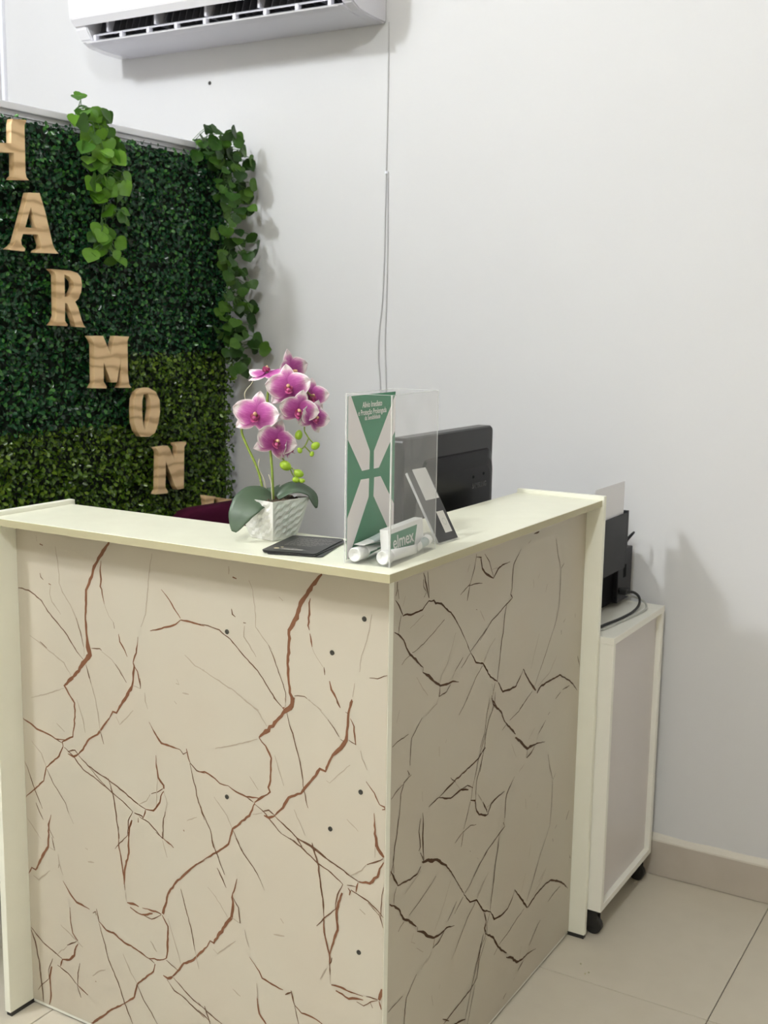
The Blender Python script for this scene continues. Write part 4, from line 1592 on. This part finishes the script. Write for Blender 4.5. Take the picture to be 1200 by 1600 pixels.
twigs = [[(-.2672,.1358,1.2972),(-.2596,.1382,1.2857),(-.2507,.1416,1.2758)],[(-.2596,.1382,1.2857),(-.2646,.1323,1.2706),(-.2712,.1271,1.2638)],[(-.2646,.1323,1.2706),(-.2525,.137,1.2575)],
 [(-.3209,.0999,1.268),(-.2987,.1078,1.2484),(-.2857,.1127,1.2336),(-.2701,.1198,1.2222)],[(-.2857,.1127,1.2336),(-.2767,.1146,1.2155),(-.2629,.1213,1.2074)],
 [(-.3279,.1052,1.3261),(-.31,.105,1.30),(-.300,.098,1.284)],[(-.3279,.1052,1.33),(-.300,.118,1.29),(-.2947,.1253,1.272)],
 [(-.2666,.1464,1.3504),(-.258,.143,1.335),(-.2500,.1424,1.3252)],[(-.2799,.1447,1.3835),(-.272,.152,1.37),(-.2676,.1597,1.3615)]]
for tw in twigs:
    tube('twig', spline(tw, 4), .0013, 'o_stem', orc, 6)
buds = [((-.2732,.1253,1.2917),.0078,(.2,.1,1)),((-.2446,.1386,1.2722),.0076,(.5,.3,.4)),((-.269,.1224,1.2635),.005,(-.4,0,.6)),((-.2489,.1332,1.2572),.0045,(.3,.1,1)),
 ((-.2886,.1053,1.235),.0098,(.7,.4,-.45)),((-.2663,.1159,1.2212),.0082,(.8,.4,-.3)),((-.2695,.1118,1.2096),.0062,(.7,.4,-.2)),((-.26,.1172,1.2081),.005,(.8,.4,0))]
for (c, r, axx) in buds:
    pf = []
    for k in range(11):
        a = math.pi * k / 10
        pf.append((-math.cos(a) * r * 1.18, r * math.sin(a) * (.92 + .08 * math.cos(a))))
    V, F = lathe_geo(pf, c, axx, 14)
    link('bud', mesh('bud', V, F), orc, 'o_bud', True)
for pts in ([(-.3596,.1003,1.3987),(-.3597,.0976,1.3854),(-.3695,.0883,1.3669),(-.3655,.0885,1.345)], [(-.3346,.086,1.2461),(-.3343,.0827,1.2278),(-.3239,.0854,1.2096),(-.3189,.0871,1.178)],
            [(-.3150,.088,1.218),(-.307,.085,1.205),(-.302,.08,1.19),(-.300,.079,1.172)], [(-.345,.085,1.190),(-.335,.080,1.196),(-.325,.079,1.186),(-.318,.077,1.172)]):
    tube('aerial_root', spline(pts, 5), .0009, 'o_root', orc, 5)

def petal_geo(length, width, curl, kind):
    """petal in local frame: root at origin, x across, y to the tip, z = face normal"""
    nu, nv = 8, 9
    V, A = [], []
    for j in range(nv + 1):
        t = j / nv
        if kind == 'round':
            w = width * (math.sin(math.pi * min(1, (.06 + .94 * t) ** .72)) ** .55 if t < 1 else 0.0)
            w = max(w, .10 * width * (1 - t))
        else:
            w = width * (math.sin(math.pi * (.10 + .90 * t) ** .85) ** .75 if t < 1 else 0)
        for i in range(nu + 1):
            s = i / nu * 2 - 1
            x = s * w
            z = curl * (t * t) * length + .10 * width * math.sin(s * 4 + t * 5) * t - .18 * w * s * s
            y = t * length
            V.append((x, y, z))
            edge = max(abs(s) ** 3.0 * min(1.0, t * 2.4), t ** 2.4)
            rim = min(1.0, .20 + .34 * t + edge * .80)
            A.append((t, s * .5 + .5, rim))
    F = []
    for j in range(nv):
        for i in range(nu):
            q = j * (nu + 1) + i
            F.append((q, q + 1, q + nu + 2, q + nu + 1))
    return V, F, A
def petal_mesh(mx, length, width, curl, kind):
    V, F, A = petal_geo(length, width, curl, kind)
    me = mesh('petal', [mx @ Vector(v) for v in V], F)
    at = me.color_attributes.new('petal', 'FLOAT_COLOR', 'POINT')
    for i, a in enumerate(A):
        at.data[i].color = (*a, 1)
    return me
def flower(c, face, up, size):
    """face = direction the flower looks to, up = towards the dorsal sepal; size = half span"""
    c = Vector(c)
    f = Vector(face).normalized()
    u = Vector(up)
    u = (u - f * u.dot(f)).normalized()
    r = u.cross(f)
    def fr(ang, back, roll=0):
        # petal axis at angle ang (0 = up, clockwise seen from front), slightly leaning back
        y = (u * math.cos(ang) + r * math.sin(ang)).normalized()
        y = (y - f * back).normalized()
        x = y.cross(f).normalized()
        z = x.cross(y)
        o_ = c + y * size * .05 - f * (.0015 if roll else 0)
        return Matrix(((x.x, y.x, z.x, o_.x), (x.y, y.y, z.y, o_.y), (x.z, y.z, z.z, o_.z), (0, 0, 0, 1)))
    # heart of the flower: lip lobes and column
    parts = []
    for ang, ln, wd in ((R(180), .42, .17), (R(120), .26, .13), (R(-120), .26, .13)):
        mx = fr(ang, -.75)
        V, F, _ = petal_geo(size * ln, size * wd, .35, 'round')
        parts.append(([mx @ Vector(v) for v in V], F))
    a = lathe_geo([(0, size * .10), (size * .12, size * .11), (size * .2, size * .05)], c + f * size * .1 - u * size * .12, f, 10)
    parts.append(a)
    V, F = join(parts)
    hub = link('flower', mesh('flower', V, F), orc, 'lip', True)
    V, F = lathe_geo([(0, size * .07), (size * .2, size * .085), (size * .28, size * .065), (size * .32, size * .02)], c + u * size * .05, f + u * .15, 12)
    link('column', mesh('column', V, F), hub, 'column', True)
    for ang in (R(0), R(128), R(-128)):
        link('petal', petal_mesh(fr(ang, .10, 1), size * 1.02, size * .36, -.08, 'narrow'), hub, 'petal', True)
    for ang in (R(78), R(-78)):
        link('petal', petal_mesh(fr(ang, -.02), size * 1.0, size * .56, .05, 'round'), hub, 'petal', True)
Z = Vector((0, 0, 1))
TC = -cf          # towards the viewer's side of the desk
flower((-.3299,.0691,1.3281), TC * 1 - cr * .1 + Z * .05, Z + cr * .15, .043)
flower((-.336,.112,1.4060), TC * .25 + Z * 1.0 - cr * .15, TC * -.8 + cr * .2, .036)
flower((-.3160,.1640,1.4040), TC * .55 + cr * .8 - Z * .05, Z - cr * .3, .042)
flower((-.2835,.1065,1.3798), TC * 1 + cr * .1 + Z * .05, Z - cr * .1, .041)
flower((-.2637,.1102,1.3375), TC * 1 + cr * .25 - Z * .25, Z + cr * .25, .037)
flower((-.2676,.1597,1.3615), TC * .9 + cr * .45, Z + cr * .1, .033)
flower((-.2481,.1404,1.3232), TC * .7 + cr * .6 - Z * .1, Z + cr * .5, .033)
flower((-.2999,.0896,1.2801), TC * .85 + cr * .45 - Z * .05, Z + cr * .45, .040)
flower((-.2947,.1253,1.2658), TC * .25 + cr * 1.0 - Z * .1, Z + cr * .3, .030)

def strap_leaf(name, path, widths, nrm, parent, material, fold=.2):
    sp_ = spline(path, 6)
    n = len(sp_)
    V, F = [], []
    K = 8
    for i, q in enumerate(sp_):
        t = (sp_[min(i + 1, n - 1)] - sp_[max(i - 1, 0)]).normalized()
        a = t.cross(Vector(nrm)).normalized()
        nn = a.cross(t)
        w = np.interp(i / (n - 1), np.linspace(0, 1, len(widths)), widths)
        for k in range(K + 1):
            s = k / K * 2 - 1
            V.append(q + a * (s * w) + nn * (fold * w * (abs(s) - .5) + .0006 * math.cos(s * 14)))
    for i in range(n - 1):
        for k in range(K):
            F.append((i * (K + 1) + k, i * (K + 1) + k + 1, (i + 1) * (K + 1) + k + 1, (i + 1) * (K + 1) + k))
    o = link(name, mesh(name, V, F), parent, material, True)
    md = o.modifiers.new('thickness', 'SOLIDIFY')
    md.thickness = .0014
    md.offset = 0
    return o
strap_leaf('leaf', [(-.304,.083,1.176),(-.311,.062,1.181),(-.319,.040,1.175),(-.326,.018,1.153),(-.331,.004,1.121)], [.012, .023, .029, .029, .021, .004], TC + Z * .9, orc, 'o_leaf', .12)
strap_leaf('leaf', [(-.300,.094,1.176),(-.2856,.106,1.1901),(-.2697,.120,1.193),(-.2522,.1357,1.181),(-.2407,.1374,1.1560)], [.008, .017, .021, .019, .013, .002], Z + cr * .3 + TC * .35, orc, 'o_leaf', .2)
strap_leaf('leaf', [(-.31,.098,1.176),(-.322,.112,1.189),(-.332,.128,1.188),(-.338,.140,1.176)], [.007, .012, .013, .008, .002], Z - cr * .3, orc, 'o_leaf', .2)

# ================================================================== black leaflets
cardc = Vector((-.207, .048, 0))
for k, (dx, dy, rot) in enumerate(((.010, -.004, 17.0), (.006, -.003, 11.0), (0, 0, 13.5))):
    z0 = H + .0004 + k * .0016
    hw, hl, rr = .0505, .0765, .008
    ol = []
    for cx, cy, a0 in ((hw - rr, hl - rr, 0), (-hw + rr, hl - rr, 90), (-hw + rr, -hl + rr, 180), (hw - rr, -hl + rr, 270)):
        for q in range(6):
            a = R(a0 + 18 * q)
            ol.append((cx + rr * math.cos(a), cy + rr * math.sin(a)))
    me = shape_mesh('leaflet', [ol], .0014)
    mxk = Matrix.Translation((cardc.x + dx, cardc.y + dy, z0 + .0007)) @ Matrix.Rotation(R(rot), 4, 'Z')
    place(me, mxk)
    o = link('leaflet', me, None, 'card')
    tag(o, ['black printed leaflet at the bottom of the small stack beside the orchid pot', 'black printed leaflet in the middle of the small stack beside the orchid pot', 'black printed leaflet with small emblem, topmost of the stack beside the orchid'][k], 'leaflet', 'black leaflets on the counter')
    if k == 2:
        rnd = random.Random(9)
        bars = []
        y = .055
        for ln in range(9):
            wlen = rnd.uniform(.045, .075)
            x = -.032
            while x < -.032 + wlen:
                w = rnd.uniform(.004, .010)
                bars.append((x, x + w, y - .0011, y + .0011))
                x += w + .0018
            y -= .0085
        V, F = [], []
        for (a, b, c, d) in bars + [(-.022, .004, -.042, -.0395), (-.022, .018, -.056, -.0475)]:
            i = len(V)
            V += [mxk @ Vector((a, c, .00085)), mxk @ Vector((b, c, .00085)), mxk @ Vector((b, d, .00085)), mxk @ Vector((a, d, .00085))]
            F.append((i, i + 1, i + 2, i + 3))
        link('print_line', mesh('print_line', V, F), o, 'card_ink')['kind'] = 'stuff'
        V = [mxk @ Vector((-.032 + .0048 * math.cos(a), -.050 + .0048 * math.sin(a), .0009)) for a in [2 * math.pi * q / 20 for q in range(20)]]
        V += [mxk @ Vector((-.026 + .0028 * math.cos(a), -.0385 + .0028 * math.sin(a), .0009)) for a in [2 * math.pi * q / 20 for q in range(20)]]
        link('emblem', mesh('emblem', V, [tuple(range(20)), tuple(range(20, 40))]), o, 'gold')

# ================================================================== acrylic display box
bn, bl, br_ = Vector((.0117, -.0174, H)), Vector((-.0703, -.0311, H)), Vector((.0044, .1627, H))
ex = (bn - bl).normalized()
ey = Vector((-ex.y, ex.x, 0))
bw = (bn - bl).length
bdp = .186
ey = (ey + (br_ - bn).normalized() * 2).normalized()
ex = Vector((ey.y, -ex.x * ey.x, 0)).normalized() if False else Vector((ey.y, -ey.x, 0))
ex = (ex + (bn - bl).normalized() * 1.5).normalized()
BH = .2835
PT = .0022
db = thing('acrylic_display_box', 'clear acrylic display box lined with a green and white poster on the desk corner', 'display box', tuple(bn))
def bxp(u, v, z):
    """u along front pane from left to near corner (0..bw), v along right pane (0..bdp)"""
    return bl + ex * u + ey * v + Vector((0, 0, z))
def bpane(name, u0, u1, v0, v1, z0, z1, material, parent):
    V = [bxp(u, v, z) for u in (u0, u1) for v in (v0, v1) for z in (z0, z1)]
    F = [(0, 1, 3, 2), (4, 6, 7, 5), (0, 4, 5, 1), (2, 3, 7, 6), (0, 2, 6, 4), (1, 5, 7, 3)]
    return link(name, mesh(name, V, F), parent, material)
bpane('front_pane', 0, bw, 0, PT, 0.0008, BH, 'acrylic', db)
bpane('right_pane', bw - PT, bw, PT, bdp, .0008, BH, 'acrylic_hazy', db)
bpane('left_pane', 0, PT, PT, bdp, .0008, BH, 'acrylic', db)
bpane('back_pane', PT, bw - PT, bdp - PT, bdp, .0008, BH, 'acrylic', db)
bpane('base_pane', PT, bw - PT, PT, bdp - PT, .0008, .003, 'acrylic', db)
for nm, q in (('edge_strip', (bw - PT, bw, -.0004, .0002, 0.001, BH)), ('edge_strip', (0, PT, -.0004, .0002, .001, BH)), ('edge_strip', (bw - .0002, bw + .0004, bdp - PT, bdp, .001, BH)),
              ('edge_strip', (0, bw, 0, PT, BH, BH + .0006)), ('edge_strip', (bw - PT, bw, PT, bdp, BH, BH + .0006)), ('edge_strip', (0, PT, PT, bdp, BH, BH + .0006)), ('edge_strip', (PT, bw - PT, bdp - PT, bdp, BH, BH + .0006)),
              ('edge_strip', (bw - .0002, bw + .0004, 0, PT, .001, BH))):
    bpane(nm, *q, 'acrylic_edge', db)
# poster sheet standing against the inside of the left pane
PU = PT + .0009
KV = .955
ps = bpane('poster', PU - .0004, PU, .0030, .1915 * KV, .006, .2790, 'green', db)
ps['label'] = 'green poster with white crossing bars'
for pl in ([(.003, .2790), (.0135, .2790), (.0878, .1819), (.087, .1505), (.0578, .1505), (.003, .2080)],
           [(.1038, .1804), (.1636, .246), (.1900, .2735), (.1912, .2780), (.1912, .2090), (.1252, .1496), (.1042, .1497)],
           [(.0537, .1362), (.0863, .1350), (.0855, .1030), (.0094, .0063), (.003, .0063), (.003, .0760)],
           [(.1064, .1345), (.1328, .1338), (.1608, .107), (.1912, .0775), (.1912, .0085), (.1612, .0420), (.1045, .1020)]):
    V = [bxp(PU + .0003, v * KV, z) for v, z in pl]
    link('white_bar', mesh('white_bar', V, [tuple(range(len(V)))]), ps, 'poster_w')
for txt, v, z, wd in (('Alívio Imediato', .0955, .2575, .078), ('e Proteção Prolongada', .0965, .2450, .112), ('da Sensibilidade', .0965, .2360, .062)):
    me = text_mesh(txt, .01, .0001)
    co = np.empty(len(me.vertices) * 3)
    me.vertices.foreach_get('co', co)
    w0 = co.reshape(-1, 3)[:, 0]
    k = wd * KV / (w0.max() - w0.min())
    me.transform(Matrix.Diagonal((k, k * 1.15, 1, 1)))
    place(me, plane_mx(bxp(PU + .0006, v * KV, z), ey, (0, 0, 1)))
    link('lettering', me, ps, 'ink_w')

# toothpaste tubes and carton inside the box
def tube_thing(label, a, b, rc, capl, lastw, stripe, flat='h'):
    """toothpaste tube: cap face at a, pointing back to the crimp at b"""
    a, b = bxp(*a), bxp(*b)
    axis = (b - a).normalized()
    ln = (b - a).length
    base = Vector(((a.x + b.x) / 2, (a.y + b.y) / 2, min(a.z, b.z) - rc))
    t = thing('toothpaste_tube', label, 'toothpaste tube', tuple(base), 'toothpaste tubes in the display box')
    V, F = lathe_geo([(.003, rc * .3), (.0026, rc * .42), (.0004, rc * .5), (.0006, rc * .8), (-.0004, rc * .86), (.0006, rc * .98), (.0016, rc), (capl, rc * .97), (capl + .0005, rc * .8)], a, axis, 24)
    cp = link('cap', mesh('cap', V, F), t, 'tube_w', True)
    side, upv = frame_axes(axis, Z)
    side, upv = upv, side
    V, F, MI = [], [], []
    n, m = 20, 10
    for i in range(m + 1):
        s = i / m
        wide = rc * .88 + (lastw - rc * .88) * s
        thin = rc * .88 * (1 - s) ** 1.2 + .0008 * s
        rw, rh = (wide, thin) if flat == 'h' else (thin, wide)
        q = a + axis * (capl + (ln - capl) * s)
        for k in range(n):
            an = 2 * math.pi * k / n
            V.append(q + side * math.cos(an) * rw + upv * math.sin(an) * rh)
    for i in range(m):
        for k in range(n):
            k2 = (k + 1) % n
            F.append((i * n + k, i * n + k2, (i + 1) * n + k2, (i + 1) * n + k))
            up_ = (V[i * n + k] + V[i * n + k2]) / 2 - (a + axis * (capl + (ln - capl) * i / m))
            MI.append(1 if (stripe == 'green' and up_.z < .001 and i > 0) else (2 if stripe == 'speckle' and i < 6 else 0))
    F.append(tuple(range(n - 1, -1, -1)))
    F.append(tuple(m * n + k for k in range(n)))
    MI += [0, 0]
    link('body', mesh('body', V, F, MI), t, ['tube_w', 'tube_green', 'tube_grey'], True)
    return t
tube_thing('white toothpaste tube with green stripe, its cap toward the front left corner of the box', (.0158, .0055, .0154), (.0165, .125, .0150), .0121, .030, .0100, 'green')
tube_thing('white toothpaste tube with its round cap end facing the near corner of the box', (.0680, .0035, .0154), (.0765, .122, .0115), .0120, .020, .0080, 'plain', 'v')
tube_thing('speckled toothpaste tube lying on the green-striped one, cap pointing back', (.0210, .128, .0310), (.0170, .020, .0300), .0112, .018, .0100, 'speckle')
tube_thing('grey speckled toothpaste tube with its cap toward the far end of the right pane', (.0712, .181, .0190), (.0745, .130, .0110), .0092, .014, .0070, 'speckle', 'v')
ct_ = thing('toothpaste_carton', 'white toothpaste carton with green elmex print in the display box', 'carton', tuple(bxp(.056, .11, .003)))
def carton_pt(v, z, off=0):
    # long side face looking to the right pane
    return bxp(.0640 + off - (z - .003) * .08 + (v - .05) * .02, v, z + (v - .05) * .02)
V = []
for off in (0, -.016):
    V += [carton_pt(.042, .0035, off), carton_pt(.176, .0035, off), carton_pt(.176, .055, off), carton_pt(.042, .055, off)]
bm = bmesh.new()
bvs = [bm.verts.new(v) for v in V]
for q in ((0, 1, 2, 3), (7, 6, 5, 4), (0, 4, 5, 1), (1, 5, 6, 2), (2, 6, 7, 3), (3, 7, 4, 0)):
    bm.faces.new([bvs[i] for i in q])
bmesh.ops.recalc_face_normals(bm, faces=bm.faces)
bmesh.ops.bevel(bm, geom=list(bm.edges), offset=.0006, segments=1, affect='EDGES')
cb = link('box_body', from_bm('box_body', bm), ct_, 'tube_w')
pq = [(.046, .0085), (.134, .0085), (.152, .0470), (.046, .0470)]
link('green_print', mesh('green_print', [carton_pt(v, z, .0003) for v, z in pq], [(0, 1, 2, 3)]), cb, 'green')
pq = [(.046, .0085), (.134, .0085), (.138, .0170), (.046, .0170)]
link('green_band', mesh('green_band', [carton_pt(v, z, .0005) for v, z in pq], [(0, 1, 2, 3)]), cb, 'green_dark')
me = text_mesh('elmex', .01, .0002)
co = np.empty(len(me.vertices) * 3)
me.vertices.foreach_get('co', co)
w0 = co.reshape(-1, 3)[:, 0]
k = .080 / (w0.max() - w0.min())
me.transform(Matrix.Diagonal((k, k * .95, 1, 1)))
place(me, plane_mx(carton_pt(.0945, .0205, .0008), carton_pt(.17, .02) - carton_pt(.04, .02), carton_pt(.04, .05) - carton_pt(.04, .01)))
link('lettering', me, cb, 'ink_w')

# ================================================================== black tilted sign behind the box
sg = thing('counter_sign', 'small black tilted counter sign with stickers behind the acrylic box', 'sign', (-.03, .25, H))
sb0, sb1 = Vector((-.0185, .206, H + .004)), Vector((-.0148, .277, H + .004))
st0 = Vector((-.103, .2345, 1.223))
sy = (sb1 - sb0)
su = (st0 - sb0)
sn = sy.cross(su).normalized()
def sp_pt(a, b, off=0.0):
    return sb0 + sy * a + su * b + sn * off
def splate(name, a0, a1, b0, b1, o0, o1, material, parent):
    V = [sp_pt(a, b, o_) for a in (a0, a1) for b in (b0, b1) for o_ in (o0, o1)]
    F = [(0, 1, 3, 2), (4, 6, 7, 5), (0, 4, 5, 1), (2, 3, 7, 6), (0, 2, 6, 4), (1, 5, 7, 3)]
    return fix_normals(link(name, mesh(name, V, F), parent, material))
pl = splate('plate', 0, 1, 0, 1, -.003, 0, 'plate', sg)
splate('clear_cover', -.02, 0.0, 0, 1.0, -.004, .0006, 'acrylic_edge', sg)
splate('sticker', .28, .95, .58, 1.03, .0002, .0006, 'sticker', pl)
s2 = splate('sticker', .52, .86, .10, .40, .0002, .0006, 'sticker_w', pl)
V, F = [], []
for k in range(20):
    a = 2 * math.pi * k / 20
    for rr in (.06, .085):
        V.append(sp_pt(.69 + rr * 1.2 * math.cos(a), .25 + rr * .62 * math.sin(a), .0008))
for k in range(20):
    j = (k + 1) % 20
    F.append((2 * k, 2 * k + 1, 2 * j + 1, 2 * j))
link('sticker_ring', mesh('sticker_ring', V, F), pl, 'sticker')
bs = Vector((0, 0, 0))
bx = bmesh.new()
for q in ((sb0 + Vector((.004, -.001, -.0036))), (sb1 + Vector((.004, .001, -.0036))), (sb1 + Vector((-.075, .02, -.0036))), (sb0 + Vector((-.075, .02, -.0036)))):
    bx.verts.new(q)
bx.verts.ensure_lookup_table()
f_ = bx.faces.new(bx.verts)
ex_ = bmesh.ops.extrude_face_region(bx, geom=[f_])
for v in [g for g in ex_['geom'] if isinstance(g, bmesh.types.BMVert)]:
    v.co.z += .003
bmesh.ops.recalc_face_normals(bx, faces=bx.faces)
link('clear_base', from_bm('clear_base', bx), sg, 'acrylic_hazy')
V = [sp_pt(.3, .75, -.0032), sp_pt(.7, .75, -.0032), Vector((-.088, .262, H + .0036)), Vector((-.090, .234, H + .0036))]
V += [v + Vector((-.0025, 0, 0)) for v in V]
fix_normals(link('back_strut', mesh('back_strut', V, [(0, 1, 2, 3), (7, 6, 5, 4), (0, 4, 5, 1), (1, 5, 6, 2), (2, 6, 7, 3), (3, 7, 4, 0)]), sg, 'plate'))

# crumbs on the floor by the post
rnd = random.Random(2)
for k, (x, y) in enumerate(((.075, .80), (.105, .775), (.10, .765))):
    bm = bmesh.new()
    bmesh.ops.create_icosphere(bm, subdivisions=1, radius=.0026)
    for v in bm.verts:
        v.co *= rnd.uniform(.6, 1.2)
        v.co += Vector((x, y, .0015))
        v.co.z = max(v.co.z, 0.0)
    o = link('crumb', from_bm('crumb', bm), None, 'edgeband')
    tag(o, ['tiny tan crumb nearest the desk post on the floor tile', 'tiny tan crumb on the floor tile, upper of a close pair', 'tiny tan crumb on the floor tile, lower of a close pair'][k], 'crumb', 'crumbs on the floor')
